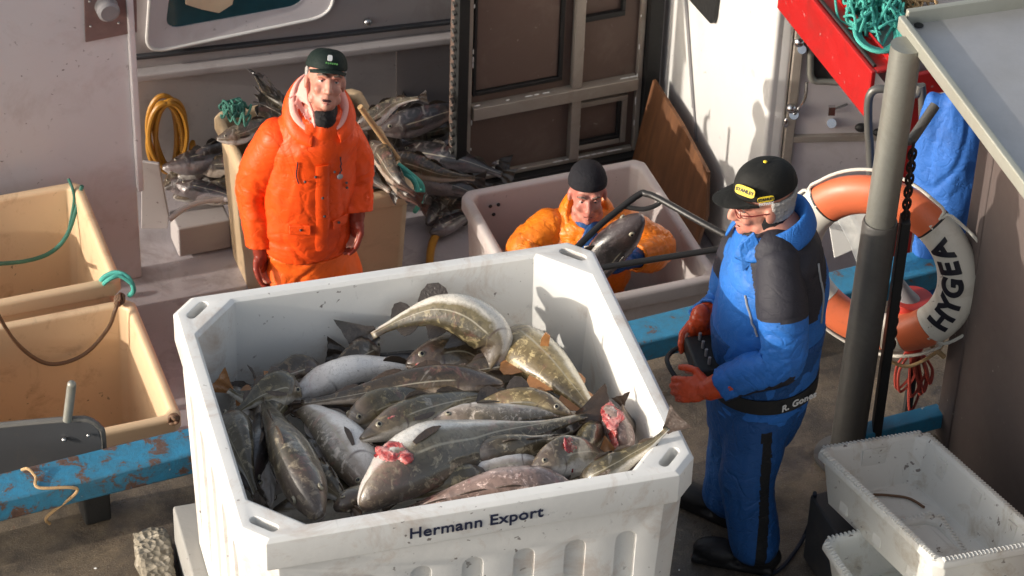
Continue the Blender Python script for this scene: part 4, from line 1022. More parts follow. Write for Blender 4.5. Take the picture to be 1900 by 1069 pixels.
# ------------------------------------------------------------------ people
def paint(me, fn):
    for p in me.polygons: p.material_index = fn(p.center, p.normal)
def orth(f, up=UP):
    f = V(f).normalized(); r = f.cross(up).normalized(); return r, f, r.cross(f)
def head_parts(mb, c, f, up=UP, s=1.0, openm=0):
    r, f, u = orth(f, up); A = (r, f, u)
    P = lambda x, y, z: c + (r * x + f * y + u * z) * s
    E = lambda x, y, z, a, b, d: mb.ell(P(x, y, z), (a * s, b * s, d * s), A, 20, 12)
    E(0, -.018, .035, .078, .097, .082); E(0, .018, -.02, .064, .074, .085); E(0, .030, -.078, .050, .055, .040); E(0, .070, -.100, .022, .020, .018)
    for q in (-1, 1):
        E(q * .036, .062, -.030, .024, .022, .024); E(q * .080, -.008, -.008, .010, .020, .032); E(q * .052, .02, -.07, .018, .03, .026)
        E(q * .013, .098, -.040, .009, .011, .008)
        mb.tube([P(q * .012, .088, .024), P(q * .032, .084, .030), P(q * .052, .066, .020)], [.010 * s, .011 * s, .008 * s], 10)
        
    mb.chain([P(0, .084, .016), P(0, .104, -.018), P(0, .108, -.036)], [.009 * s, .012 * s, .014 * s], seg=12)
    mb.chain([P(-.022, .076, -.066), P(0, .086, -.063), P(.022, .076, -.066)], [.006 * s, .009 * s, .006 * s], seg=10)
    mb.chain([P(-.020, .074, -.080 - openm), P(0, .083, -.083 - openm), P(.020, .074, -.080 - openm)], [.007 * s, .010 * s, .007 * s], seg=10)
    return P, A
def face_parts(P, A, root, s=1.0, openm=0, gaze=(0, 0)):
    for q in (-1, 1):
        mb = MB(); c = P(q * .031, .074, .004); mb.ell(c, (.0125 * s, .010 * s, .0075 * s), A, 14, 8); e = mb.build('eye', M['eyewhite'], root)
        mb = MB(); mb.ell(P(q * .031 + gaze[0], .0815, .004 + gaze[1]), (.0055 * s, .004 * s, .0055 * s), A, 12, 8); mb.build('iris', M['iris'], e)
        mb = MB(); mb.tube([P(q * .018, .083, .009), P(q * .031, .0865, .0125), P(q * .045, .078, .008)], [.003 * s, .004 * s, .003 * s], 8); mb.build('eyelid', M['skinred'], root)
        mb = MB(); mb.chain([P(q * .016, .097, .027), P(q * .034, .095, .033), P(q * .052, .078, .026)], [.0035 * s, .005 * s, .003 * s], seg=8); mb.build('eyebrow', M['brow'], root)
    mb = MB(); mb.ell(P(0, .082, -.073 - openm * .5), (.021 * s, .008 * s, (.003 + openm * .7) * s), A); mb.build('mouth', M['mouth'], root)
    mb = MB(); mb.chain([P(-.019, .078, -.081 - openm), P(0, .0885, -.083 - openm), P(.019, .078, -.081 - openm)], [.003 * s, .0055 * s, .003 * s], seg=8); mb.build('lip', M['lips'], root)

def hand_parts(mb, w_, d, n, th, s=1.0, curl=.5, spread=.1, curls=None):
    """w_: wrist, d: towards the fingers, n: palm normal, th: side on which the thumb leaves"""
    d = V(d).normalized(); n = V(n); n = (n - d * n.dot(d)).normalized(); th0 = V(th); sd_ = (th0 - d * th0.dot(d) - n * th0.dot(n)).normalized()
    mb.chain([w_ - d * .02, w_ + d * .02 * s], [.030 * s, .030 * s])
    mb.ell(w_ + d * .052 * s, (.043 * s, .052 * s, .020 * s), (sd_, d, n))
    mb.ell(w_ + d * .035 * s + sd_ * .026 * s + n * .008, (.018 * s, .032 * s, .018 * s), (sd_, d, n))
    lens = (.074, .082, .077, .060); base = (.030, .010, -.011, -.031)
    for k in range(4):
        c_ = (curls[k] if curls else curl * (1 + .12 * k)); b = w_ + d * ((.092 - (.006 if k in (0, 3) else 0)) * s) + sd_ * base[k] * s
        dd = (d + sd_ * (base[k] * spread * 30 * .1)).normalized(); pts = [b - d * .02 * s, b]; a = c_ * .5
        for j, f_ in enumerate((.45, .32, .23)):
            dv = dd * math.cos(a) + n * math.sin(a); pts.append(pts[-1] + dv * lens[k] * f_ * s * 1.05); a += c_ * .75
        mb.chain(pts, [.0115 * s, .0115 * s, .0105 * s, .0095 * s, .0085 * s], seg=10)
    b = w_ + d * .022 * s + sd_ * .030 * s; dv = (d * .65 + sd_ * .75 + n * .35).normalized(); p1 = b + dv * .038 * s; p2 = p1 + (d * .9 + sd_ * .25 + n * .5).normalized() * .034 * s; p3 = p2 + (d * .9 + n * .5).normalized() * .024 * s
    mb.chain([b, p1, p2, p3], [.016 * s, .013 * s, .012 * s, .0095 * s], seg=10)

def person(J, side, fwd, st, headc, headf, label, skinm='skin', headup=UP, hs=1.0, openm=0, gaze=(0, 0), handspec=None, bodyk=.86):
    """J: joints; st: torso stations (centre, half width, half depth) from pelvis to neck"""
    def torso(mb, k, add=0, lo=0, hi=None, cap=True):
        s_ = st[lo:hi]; pts = smoothpath([q[0] for q in s_], 6); rs = []
        n = len(s_)
        for i, p in enumerate(pts):
            t = i / 6; j = min(int(t), n - 2); f_ = t - j
            f_ = f_ * f_ * (3 - 2 * f_)
            a = s_[j][1] + (s_[j + 1][1] - s_[j][1]) * f_; b = s_[j][2] + (s_[j + 1][2] - s_[j][2]) * f_
            rs.append([p + side * (math.cos(x) * (a * k + add)) + fwd * (math.sin(x) * (b * k + add)) for x in [2 * math.pi * y / 28 for y in range(28)]])
        mb.rings(rs)
    mb = MB(); torso(mb, bodyk)
    for s in 'LR':
        mb.chain([J['sh' + s], J['el' + s], J['wr' + s]], [.052, .040, .028])
        mb.chain([J['hip' + s], J['kn' + s], J['an' + s]], [.082, .055, .038]); mb.chain([J['an' + s], J['an' + s] - UP * .02], [.034, .030])
        if handspec: hand_parts(mb, J['wr' + s], *handspec[s][:3], s=.90, curl=handspec[s][3])
    nb = st[-1][0]
    mb.chain([nb - UP * .03, headc - V(headf).normalized() * .03 - UP * .09], [.058, .056])
    P, A = head_parts(mb, headc, headf, headup, hs, openm)
    me = blob(mb, .0055, 3)
    root = link('person', me, M[skinm]); tag(root, label, 'person')
    face_parts(P, A, root, hs, openm, gaze)
    return root, torso, P, A

def cap(root, P, A, mat, brim_len=.075, s=1.06, back=True, hgt=.10, tilt=0):
    r, f, u = A
    mb = MB(); rings = []; n = 36
    for j in range(10):
        ph = j / 9 * math.pi / 2; z = .030 + math.sin(ph) * hgt; k = math.cos(ph) ** .62 if j < 9 else .03
        rings.append([P(math.cos(t) * .088 * s * k * (1 + .012 * math.cos(6 * t)), -.018 + math.sin(t) * .108 * s * k, z + (.0 if j else (-.006 * math.sin(t)))) for t in [2 * math.pi * q / n for q in range(n)]])
    mb.rings(rings, cap0=False); me = mb.mesh(); o = tmp(me); md = o.modifiers.new('s', 'SOLIDIFY'); md.thickness = .005; md.offset = -1
    md = o.modifiers.new('u', 'SUBSURF'); md.levels = 1; me = baked(o); kill(o)
    co = link('cap', me, mat, root)
    mb = MB(); top = []; bot = []; m_ = 9; nn = 17; vs = []
    for side_ in (0, 1):
        for i in range(m_):
            v_ = i / (m_ - 1)
            for k in range(nn):
                t = -1.12 + 2.24 * k / (nn - 1); x0 = math.sin(t) * .088 * s; y0 = -.018 + math.cos(t) * .106 * s
                ext = brim_len * (1 - (abs(t) / 1.12) ** 2.6)
                x = x0 * (1 - .06 * v_); y = y0 + ext * v_; z = .030 - .012 * (x / .09) ** 2 * 1.2 - v_ * .004 - v_ * v_ * .008 - side_ * .004
                vs.append(P(x, y, z))
    o2 = m_ * nn; fs = []
    for i in range(m_ - 1):
        for k in range(nn - 1):
            a = i * nn + k; fs += [(a, a + 1, a + nn + 1, a + nn), (o2 + a, o2 + a + nn, o2 + a + nn + 1, o2 + a + 1)]
    edge = [i * nn for i in range(m_)] + [(m_ - 1) * nn + k for k in range(1, nn)] + [i * nn + nn - 1 for i in range(m_ - 2, -1, -1)] + [k for k in range(nn - 2, 0, -1)]
    for a, b in zip(edge, edge[1:] + edge[:1]): fs.append((a, b, o2 + b, o2 + a))
    mb.add(vs, fs); mb.build('brim', mat, co)
    return co

def sleeve(pts, rs, amp=.006, foc=(), seed=0, seg=44, step=.0065, flat=1.0):
    """a cloth tube along a limb; its creases run round the limb and gather at the joints in foc"""
    p_ = smoothpath(pts, 12); q = [p_[0]]; tot = 0; ds = [0]
    for a, b in zip(p_, p_[1:]):
        tot += (b - a).length; ds.append(tot)
    n = max(6, int(tot / step)); rings = []; prev = None; ctr = []
    for i in range(n + 1):
        s_ = tot * i / n; j = 0
        while j < len(ds) - 2 and ds[j + 1] < s_: j += 1
        k = (s_ - ds[j]) / max(1e-9, ds[j + 1] - ds[j]); c = p_[j].lerp(p_[j + 1], k); t = s_ / tot * (len(rs) - 1); m_ = min(int(t), len(rs) - 2); kk = t - m_; kk = kk * kk * (3 - 2 * kk)
        ctr.append((c, rs[m_] + (rs[m_ + 1] - rs[m_]) * kk))
    for i, (c, R0) in enumerate(ctr):
        tg = (ctr[min(i + 2, n)][0] - ctr[max(i - 2, 0)][0]).normalized()
        if prev is None: prev = tg.orthogonal().normalized()
        nn = (prev - tg * prev.dot(tg)).normalized(); prev = nn; b = tg.cross(nn); rg = []
        s_ = tot * i / n
        w = .30 + sum(math.exp(-((c - V(f_[0])).length / f_[1]) ** 2) * f_[2] for f_ in foc)
        for k in range(seg):
            th = 2 * math.pi * k / seg; cx, sx = math.cos(th), math.sin(th)
            o = V((cx * 1.1 + seed, sx * 1.1, s_ * 13 + .9 * cx)); d = noise.noise(o + noise.noise_vector(o * .6) * .5)
            d2 = noise.noise(V((cx * 1.6 + 9, sx * 1.6 + seed, s_ * 30 + 1.4 * sx)))
            d3 = noise.noise(V((cx * 1.2, sx * 1.2 + seed, s_ * 4)))
            v_ = (.30 - abs(d) * 1.0 - .75 * math.exp(-(d / .09) ** 2)) - .2 * math.exp(-(d2 / .08) ** 2) + 1.1 * d3
            rg.append(c + (nn * cx + b * sx) * (R0 + amp * w * v_))
        rings.append(rg)
    # rounded end at the shoulder, open look at the cuff
    c0, R0 = ctr[0]; t0 = (ctr[1][0] - c0).normalized(); pre = []
    for j in range(5, 0, -1):
        a = j / 5.0 * math.pi / 2; pre.append([c0 + (p - c0) * math.cos(a) - t0 * R0 * math.sin(a) * .8 for p in rings[0]] if j < 5 else [c0 + (p - c0) * .08 - t0 * R0 * .8 for p in rings[0]])
    cn_, Rn = ctr[-1]; end = [[cn_ + (p - cn_) * .80 for p in rings[-1]], [cn_ + (p - cn_) * .78 - (ctr[-1][0] - ctr[-4][0]) * 1.0 for p in rings[-1]]]
    mb = MB(); mb.rings(pre + rings + end); return mb.mesh()

# ---- the man in blue on the quay
f1 = V((-.975, -.22, 0)).normalized(); s1 = V((-f1.y, f1.x, 0))   # s1: his left, towards the camera
YB = 8.20
anL = S(1400, 1012, z=.10); anR = S(1348, 925, z=.10)
J = dict(shL=S(1446, 482, Y=8.065), elL=S(1452, 668, Y=7.94), wrL=S(1318, 722, Y=7.98),
         shR=S(1380, 455, Y=8.38), elR=S(1345, 560, Y=8.42), wrR=S(1300, 590, Y=8.30),
         hipL=S(1408, 770, Y=8.11), hipR=S(1382, 745, Y=8.26), knL=S(1388, 885, Y=8.04), knR=S(1362, 835, Y=8.28),
         anL=anL, anR=anR, toL=S(1285, 1010, z=.05), toR=S(1282, 915, z=.05))
st = [(S(1392, 790, Y=YB), .165, .150), (S(1405, 735, Y=YB), .185, .175), (S(1420, 665, Y=YB), .190, .185), (S(1425, 595, Y=YB), .205, .200), (S(1436, 520, Y=YB), .205, .190), (S(1444, 455, Y=YB), .195, .150), (S(1440, 415, Y=YB), .110, .105), (S(1432, 392, Y=YB), .070, .070)]
hc1 = S(1412, 374, Y=YB); hf1 = V((-.93, -.26, -.10))
hsR = (V((.02, -.05, -1)), V((.15, -.9, 0)), V((-.9, -.1, .1)), .55); hsL = (V((-.95, .10, -.15)), V((.1, .80, -.55)), V((0, .3, 1)), 1.25)
root, torso, P, A = person(J, s1, f1, st, hc1, hf1, 'grey haired man in a blue and charcoal coverall and black cap', hs=1.0, handspec={'L': hsL, 'R': hsR})
mb = MB(); torso(mb, .97, .006, lo=1, hi=7)
mb.chain([J['shL'] - s1 * .05, J['shR'] + s1 * .05], [.088, .088])
me = blob(mb, .0075, 6, [dict(amp=.008, freq=3.5, st=(1, 1, 1.2), seed=3, ridge=False), dict(amp=.0028, freq=8, st=(1, 1, 1.8), seed=9)])
c1 = st[4][0]
def yoke(c, n):
    u = (c - c1).dot(f1)
    return 1 if c.z > c1.z - .06 and u > -.130 - .25 * (c.z - c1.z) and u < .105 + .12 * (c.z - c1.z) else 0
paint(me, yoke)
jk = link('jacket', me, [M['blue'], M['charcoal']], root)
ja = me
ud = (J['elL'] - J['shL']).normalized()
meL = sleeve([J['shL'] - UP * .015 - s1 * .01, J['shL'].lerp(J['elL'], .45) + s1 * .012, J['elL'], J['elL'].lerp(J['wrL'], .45), J['wrL'] + (J['elL'] - J['wrL']) * .16], [.078, .090, .084, .074, .060], .010, [(J['elL'], .12, 1.3), (J['wrL'], .13, 1.0)], 4)
def sl_(c, n):
    a = (c - J['shL']).dot(ud)
    if a < .195: return 1
    ax_ = (J['wrL'] - J['elL']).normalized(); t_ = (c - J['elL']).dot(ax_)
    if t_ > -.02 and (c - J['elL'] - ax_ * t_).z < -.030: return 1
    return 0
paint(meL, sl_); link('sleeve', meL, [M['blue'], M['charcoal']], root)
meR = sleeve([J['shR'] - UP * .02 + s1 * .01, J['shR'].lerp(J['elR'], .5), J['elR'], J['wrR'] + (J['elR'] - J['wrR']) * .2], [.090, .084, .078, .064], .009, [(J['elR'], .12, 1.2), (J['wrR'], .12, .8)], 8)
paint(meR, lambda c, n: 1 if (c - J['shR']).length < .15 else 0); link('sleeve', meR, [M['blue'], M['charcoal']], root)
# collar
def collar(root, c, r0, r1, h, side, fwd, mat, tilt, gap=.5, name='collar', lean=V((0, 0, 0)), thick=.012, wide=False):
    mb = MB(); n = 30; rings = []
    for j, (k, z) in enumerate(((0, 0), (.5, .55), (1, 1), (1.6, .98), (3.2, .45), (4.6, -.15)) if wide else ((0, 0), (.5, .55), (1, 1), (1.35, .72), (1.5, .35))):
        rings.append([c + side * (math.sin(t) * (r0 + .012 * k)) - fwd * (math.cos(t) * (r1 + .012 * k)) + UP * (h * z - tilt * (1 - math.cos(t)) * .5) + lean * z for t in [-(math.pi - gap) + (2 * math.pi - 2 * gap) * q / n for q in range(n + 1)]])
    vs = [v for r in rings for v in r]; fs = [(i * (n + 1) + k, i * (n + 1) + k + 1, (i + 1) * (n + 1) + k + 1, (i + 1) * (n + 1) + k) for i in range(len(rings) - 1) for k in range(n)]
    me = bpy.data.meshes.new('c'); me.from_pydata(vs, [], fs); o = tmp(me); md = o.modifiers.new('s', 'SOLIDIFY'); md.thickness = thick; md.offset = 0; md = o.modifiers.new('u', 'SUBSURF'); md.levels = 1; me = baked(o); kill(o)
    return link(name, me, mat, root)
nb = S(1432, 408, Y=YB)
collar(root, nb - UP * .005, .092, .100, .070, s1, f1, M['blue'], .09, gap=.35, wide=True)
mb = MB(); mb.chain([nb + f1 * .03 - UP * .06, nb + f1 * .01 + UP * .02], [.078, .070]); mb.build('scarf', M['blackcloth'], root)
# lapel hanging open at the chest
lp0 = nb + s1 * .075 + f1 * .085
mb = MB(); mb.prism([lp0 + UP * .02, lp0 + f1 * .05 - UP * .03, lp0 + f1 * .035 - UP * .13 + s1 * .02, lp0 - f1 * .03 - UP * .05 + s1 * .035], s1 * .010); mb.build('lapel', M['blue'], root, bevel=.004)
# piping lines
def on_surf(obj_me, pts, off=.002):
    from mathutils.bvhtree import BVHTree
    bv = BVHTree.FromPolygons([v.co for v in obj_me.vertices], [tuple(p.vertices) for p in obj_me.polygons]); o = []
    for p in pts:
        q = bv.find_nearest(p); o.append(q[0] + q[1] * off)
    return o
pp = [c1 + f1 * (-.15 - .02 * t) + s1 * (.19 - .02 * t) + UP * (.20 - .30 * t) for t in [i / 14 for i in range(15)]]
mb = MB(); mb.tube(on_surf(ja, pp), .004, 6); mb.build('piping', M['reflect'], root); mb = MB()
pp = [c1 + f1 * (.17 - .05 * t) + s1 * (.15 + .06 * t) + UP * (.06 - .15 * t) for t in [i / 10 for i in range(11)]]
mb.tube(on_surf(ja, pp), .004, 6); mb.build('piping', M['reflect'], root)
# trousers
mb = MB(); torso(mb, 1.0, .004, lo=0, hi=4)
mb.chain([J['hipL'], J['knL'], J['anL'] + UP * .02], [.115, .103, .098]); mb.chain([J['hipR'], J['knR'], J['anR'] + UP * .02], [.110, .098, .092])
me = blob(mb, .008, 6, [dict(amp=.010, freq=4, st=(1.5, 1.5, .6), seed=5, ridge=False), dict(amp=.003, freq=7, st=(1.2, 1.2, 1.2), seed=7)])
def strp(c, n):
    t = max(0, min(1, (J['hipL'].z - c.z) / (J['hipL'].z - J['anL'].z))); ctr = J['hipL'].lerp(J['anL'], t)
    d = c - ctr; return 1 if d.dot(s1) > .03 and abs(d.dot(f1) - .0) < .020 and c.z < st[1][0].z else 0
paint(me, strp); link('trousers', me, [M['bluedark'], M['blackcloth']], root)
# belt
def belt(root, c, rx, ry, h, side, fwd, mat, z=0, tilt=0, th=.008, name='belt'):
    mb = MB(); n = 40; R4 = []
    for (dr, dz) in ((0, -h / 2), (th, -h / 2), (th, h / 2), (0, h / 2)):
        R4.append([c + side * math.cos(t) * (rx + dr) + fwd * math.sin(t) * (ry + dr) + UP * (dz + z + tilt * math.sin(t)) for t in [2 * math.pi * q / n for q in range(n)]])
    R4.append(R4[0]); mb.rings(R4, False, False); return mb.build(name, mat, root)
bc = S(1416, 690, Y=YB)
bl = belt(root, bc, .190, .188, .062, s1, f1, M['rubber'], tilt=-.01)
me = textmesh('R. Gones', .040, .001, .001, 1.05)
ta = R_(-24); tp = bc + s1 * math.cos(ta) * .1995 + f1 * math.sin(ta) * .1975 ; nrm_ = (s1 * math.cos(ta) + f1 * math.sin(ta)).normalized(); ax = UP.cross(nrm_).normalized()
place(me, 'lettering', M['whiteprint'], bl, tp + nrm_ * .001 + UP * (-.01 * math.sin(ta)), ax, UP)
# gloves
for s, hsn, L_ in (('L', hsL, .10), ('R', hsR, .13)):
    mb = MB(); d = hsn[0].normalized(); w_ = J['wr' + s]; back_ = (J['el' + s] - w_).normalized()
    hand_parts(mb, w_, *hsn[:3], s=1.12, curl=hsn[3]); mb.chain([w_ + back_ * L_, w_], [.056, .040])
    me = blob(mb, .004, 3, dict(amp=.0022, freq=30, seed=2)); link('glove', me, M['glove'], root)
# boots
for a_, t_ in ((J['anL'], J['toL']), (J['anR'], J['toR'])):
    mb = MB(); d = (t_ - a_); d.z = 0; d.normalize(); sd_ = V((-d.y, d.x, 0)); g = V((a_.x, a_.y, 0))
    mb.ell(g - d * .02 + UP * .06, (.085, .055, .06), (d, sd_, UP)); mb.ell(g + d * .13 + UP * .045, (.095, .055, .045), (d, sd_, UP)); mb.chain([g + UP * .07, g + UP * .24], [.060, .062]); mb.box(g + d * .07 + UP * .014, (.30, .10, .026), (d, sd_, UP))
    link('boot', blob(mb, .006, 4), M['boot'], root)
# cap, hair, glasses
P0 = P; P = lambda x, y, z: P0(x, y, z + .032)
cp = cap(root, P, A, M['capblack'], .078, 1.03, hgt=.096)
r, f, u = A
mb = MB(); mb.ell(P(0, -.018, .133), (.007, .007, .004), A); mb.build('button', M['yellow'], cp)
PC = P; P = P0
rr_ = [P(math.cos(t) * .088, -.012 + math.sin(t) * .104, .008) for t in [2 * math.pi * q / 40 for q in range(40)]]
mb = MB()
for j in range(5):
    z = .040 - j * .019; k = 1.0 - j * .03
    pts = [P(math.cos(t) * .083 * k, -.018 + math.sin(t) * .102 * k, z) for t in [R_(176 + 188 * q / 24) for q in range(25)]]
    mb.tube(pts, .009, 8)
link('hair', blob(mb, .005, 2, dict(amp=.004, freq=55, st=(1, 1, .4), seed=1)), M['hair'], root)
mb = MB()
for q in (-1, 1):
    mb.tube([P(q * .033 + math.cos(t) * .024, .098 - abs(math.cos(t)) * .002 - .12 * abs(q * .033 + math.cos(t) * .024) , .000 + math.sin(t) * .016) for t in [2 * math.pi * k / 20 for k in range(20)]], .0022, 6, closed=True)
    mb.tube([P(q * .057, .088, .004), P(q * .078, .055, .008), P(q * .086, -.005, .010)], .0024, 6)
mb.tube([P(-.01, .098, .004), P(.01, .098, .004)], .0022, 6); mb.build('glasses', M['redframe'], root)
P = PC
# cap badges: on the front and on his left side
def patch(cp, x, y, z, w_, h_, n, ax, mat, txt=None, tm=None, ts=.02):
    mb = MB(); c = P(x, y, z); n = (r * n[0] + f * n[1] + u * n[2]).normalized(); ax = (r * ax[0] + f * ax[1] + u * ax[2]); ax = (ax - n * ax.dot(n)).normalized(); ay = n.cross(ax)
    if mat: mb.prism(rrect([c - ax * w_ / 2 - ay * h_ / 2, c + ax * w_ / 2 - ay * h_ / 2, c + ax * w_ / 2 + ay * h_ / 2, c - ax * w_ / 2 + ay * h_ / 2], .3, 4), n * .004); mb.build('badge', mat, cp, smooth=False)
    if txt: place(textmesh(txt, ts, .0008, .0005), 'lettering', tm, cp, c + n * .0052, ax, ay)
ss_ = -1    # his left in head coordinates
patch(cp, ss_ * .060, .072, .076, .075, .034, (ss_ * .62, .74, .42), (-.76, -.64, 0), M['yellow'], 'STANLEY', M['blackpaint'], .017)
patch(cp, ss_ * .094, .012, .052, .056, .019, (ss_ * 1, .10, .25), (-.0, -1, 0), M['yellow'], 'STANLEY', M['blackpaint'], .0135)
patch(cp, ss_ * .0965, .012, .036, .056, .019, (ss_ * 1, .10, .1), (-.0, -1, 0), None, 'FATMAX', M['whiteprint'], .013)
# radio remote control at his belly
rc = S(1306, 668, Y=8.17)
ctl = empty('crane_remote', rc, 'black remote control box held by the man in blue', 'remote control')
mb = MB(); mb.box(rc, (.10, .20, .07), (f1, s1, UP)); mb.build('casing', M['rubber'], ctl, bevel=.012)
mb = MB()
for k in range(4): mb.tube([rc + s1 * (-.07 + .045 * k) + UP * .035, rc + s1 * (-.07 + .045 * k) + UP * .065], .006, 8)
mb.build('joystick', M['greypaint'], ctl)
mb = MB(); mb.tube(smoothpath([rc + s1 * .10 + f1 * .03, rc + s1 * .08 + f1 * .10 - UP * .02, rc + f1 * .13, rc - s1 * .08 + f1 * .10 - UP * .02, rc - s1 * .10 + f1 * .03], 8), .009, 8); mb.build('hoop', M['rubber'], ctl)

# ---- the man in orange on the boat
f2 = V((.30, -.95, 0)).normalized(); s2 = V((-f2.y, f2.x, 0)); YO = 10.50
zf = ZD
ctr = S(578, 480, Y=YO)
J = dict(shL=S(640, 246, Y=YO + .05), elL=S(658, 330, Y=YO + .06), wrL=S(662, 402, Y=YO - .03),
         shR=S(513, 252, Y=YO - .03), elR=S(476, 350, Y=YO + .00), wrR=S(484, 468, Y=YO - .08),
         hipL=ctr + s2 * .09 - UP * .02, hipR=ctr - s2 * .09 - UP * .02)
J['knL'] = J['hipL'] + s2 * .05 + f2 * .04; J['knL'].z = zf + .48; J['knR'] = J['hipR'] - s2 * .05 + f2 * .08; J['knR'].z = zf + .48
J['anL'] = J['knL'] + s2 * .01; J['anL'].z = zf + .10; J['anR'] = J['knR'] + f2 * .02; J['anR'].z = zf + .10
J['toL'] = J['anL'] + f2 * .14 - UP * .05; J['toR'] = J['anR'] + f2 * .14 - UP * .05
st = [(S(576, 490, Y=YO), .17, .13), (S(572, 450, Y=YO), .195, .150), (S(573, 390, Y=YO), .190, .155), (S(577, 320, Y=YO), .190, .155), (S(582, 262, Y=YO), .185, .140), (S(587, 224, Y=YO), .140, .110), (S(592, 202, Y=YO), .085, .085), (S(596, 188, Y=YO), .068, .068)]
hc2 = S(604, 151, Y=YO - .05); hf2 = V((.24, -.84, .50)); hu2 = V((.16, .3, 1)).normalized()
hsL2 = (V((-.05, -.1, -1)), V((-.7, -.5, 0)), V((-.3, -.9, 0)), .6); hsR2 = (V((.05, -.1, -1)), V((.7, -.4, 0)), V((.2, -.9, 0)), .6)
root, torso, P, A = person(J, s2, f2, st, hc2, hf2, 'man in a bright orange oilskin jacket and dark green cap looking up', headup=hu2, hs=1.0, openm=.007, gaze=(0, .001), handspec={'L': hsL2, 'R': hsR2})
mb = MB(); torso(mb, 1.0, .012, lo=1, hi=7)
mb.chain([J['shL'] - s2 * .06, J['shR'] + s2 * .06], [.085, .085])
me = blob(mb, .0075, 6, [dict(amp=.009, freq=3.2, st=(1, 1, .8), seed=13, ridge=False), dict(amp=.0065, freq=3.6, st=(1.5, 1.5, .75), seed=19), dict(amp=.0030, freq=9, st=(1.2, 1.2, 1.2), seed=29)])
for s, sd0 in (('L', 2), ('R', 6)):
    sg = 1 if s == 'L' else -1
    k_ = 1.0 if s == 'L' else 1.08
    link('sleeve', sleeve([J['sh' + s] - UP * .012 - s2 * .015 * sg, J['sh' + s].lerp(J['el' + s], .5) + s2 * .006 * sg, J['el' + s], J['el' + s].lerp(J['wr' + s], .5), J['wr' + s] + (J['el' + s] - J['wr' + s]) * .12], [.090 * k_, .090 * k_, .082 * k_, .074 * k_, .066], .0125, [(J['el' + s], .13, 1.1), (J['wr' + s], .10, .5)], sd0), M['orange'], root)
jk2 = me; link('jacket', me, M['orange'], root)
mb = MB(); torso(mb, 1.0, .006, lo=0, hi=2)
for s in 'LR': mb.chain([J['hip' + s], J['kn' + s], J['an' + s] + UP * .04], [.118, .112, .105])
link('trousers', blob(mb, .009, 5, [dict(amp=.016, freq=4.5, st=(1, 1, 1.1), seed=23, ridge=False), dict(amp=.009, freq=5, st=(1, 1, .7), seed=24)]), M['orangelt'], root)
for a_, t_ in ((J['anL'], J['toL']), (J['anR'], J['toR'])):
    mb = MB(); d = (t_ - a_); d.z = 0; d.normalize(); sd_ = V((-d.y, d.x, 0)); g = V((a_.x, a_.y, zf))
    mb.ell(g - d * .02 + UP * .06, (.085, .055, .06), (d, sd_, UP)); mb.ell(g + d * .11 + UP * .045, (.095, .055, .045), (d, sd_, UP)); mb.chain([g + UP * .07, g + UP * .24], [.060, .062])
    link('boot', blob(mb, .007, 4), M['boot'], root)
for s, hsn in (('L', hsL2), ('R', hsR2)):
    mb = MB(); w_ = J['wr' + s]; back_ = (J['el' + s] - w_).normalized(); hand_parts(mb, w_, *hsn[:3], s=1.1, curl=hsn[3]); mb.chain([w_ + back_ * .06, w_], [.044, .036])
    link('glove', blob(mb, .0042, 3), M['glovedark'], root)
# hood lying behind the neck, pink liner, black roll neck
nb = S(592, 205, Y=YO)
def hood(root, c, side, fwd, mat, liner, k=1.0):
    mb = MB(); n = 26; rings = []
    prof_ = ((.150, .012, -.03), (.160, .030, .02), (.145, .075, .055), (.112, .095, .052), (.096, .060, .010))
    for (rr, z, ex) in prof_:
        rings.append([c + side * (math.sin(t) * rr * k) - fwd * (math.cos(t) * (rr * k * .92 + (max(0, math.cos(t))) * .03)) + UP * (z * (.45 + .55 * max(0, math.cos(t)) + .35 * (abs(math.sin(t)))) - .060 * (1 - math.cos(t)) * .9 + .0) for t in [-2.75 + 5.5 * q / n for q in range(n + 1)]])
    def mk(rr_, nm, mt, th):
        vs = [v for r in rr_ for v in r]; fs = [(i * (n + 1) + q, i * (n + 1) + q + 1, (i + 1) * (n + 1) + q + 1, (i + 1) * (n + 1) + q) for i in range(len(rr_) - 1) for q in range(n)]
        me = bpy.data.meshes.new('c'); me.from_pydata(vs, [], fs); o = tmp(me); md = o.modifiers.new('s', 'SOLIDIFY'); md.thickness = th; md.offset = 0; md = o.modifiers.new('u', 'SUBSURF'); md.levels = 2; me = baked(o); kill(o)
        wrinkle_disp(me, .004, 8, ridge=False, seed=6); link(nm, me, mt, root)
    mk(rings[:4], 'hood', mat, .014)
    inner = [[p + (c - p).normalized() * d_ + UP * z_ for p in r_] for r_, d_, z_ in ((rings[2], .012, .012), (rings[3], .004, .02), (rings[4], 0, .012), (rings[4], .012, -.04))]
    mk(inner, 'hood_liner', liner, .010)
hood(root, nb + UP * .0, s2, f2, M['orange'], M['pinkliner'], .98)
# liner standing up at his right ear
mb = MB(); mb.prism([S(567, 140, Y=YO - .02), S(554, 160, Y=YO - .03), S(549, 178, Y=YO - .05), S(530, 184, Y=YO - .08), S(548, 200, Y=YO - .13), S(566, 222, Y=YO - .17), S(586, 243, Y=YO - .20), S(580, 214, Y=YO - .16), S(572, 190, Y=YO - .10), S(571, 165, Y=YO - .05)], V((.004, .022, .004)))
link('liner_flap', blob(mb, .005, 5, dict(amp=.003, freq=14, ridge=False, seed=4)), M['pinkliner'], root)
mb = MB(); mb.chain([S(599, 236, Y=YO - .07), S(600, 220, Y=YO - .05), S(601, 204, Y=YO - .01)], [.040, .058, .060]); link('neck_warmer', blob(mb, .006, 3, dict(amp=.004, freq=25, st=(1, 1, 3), seed=2)), M['blackcloth'], root)
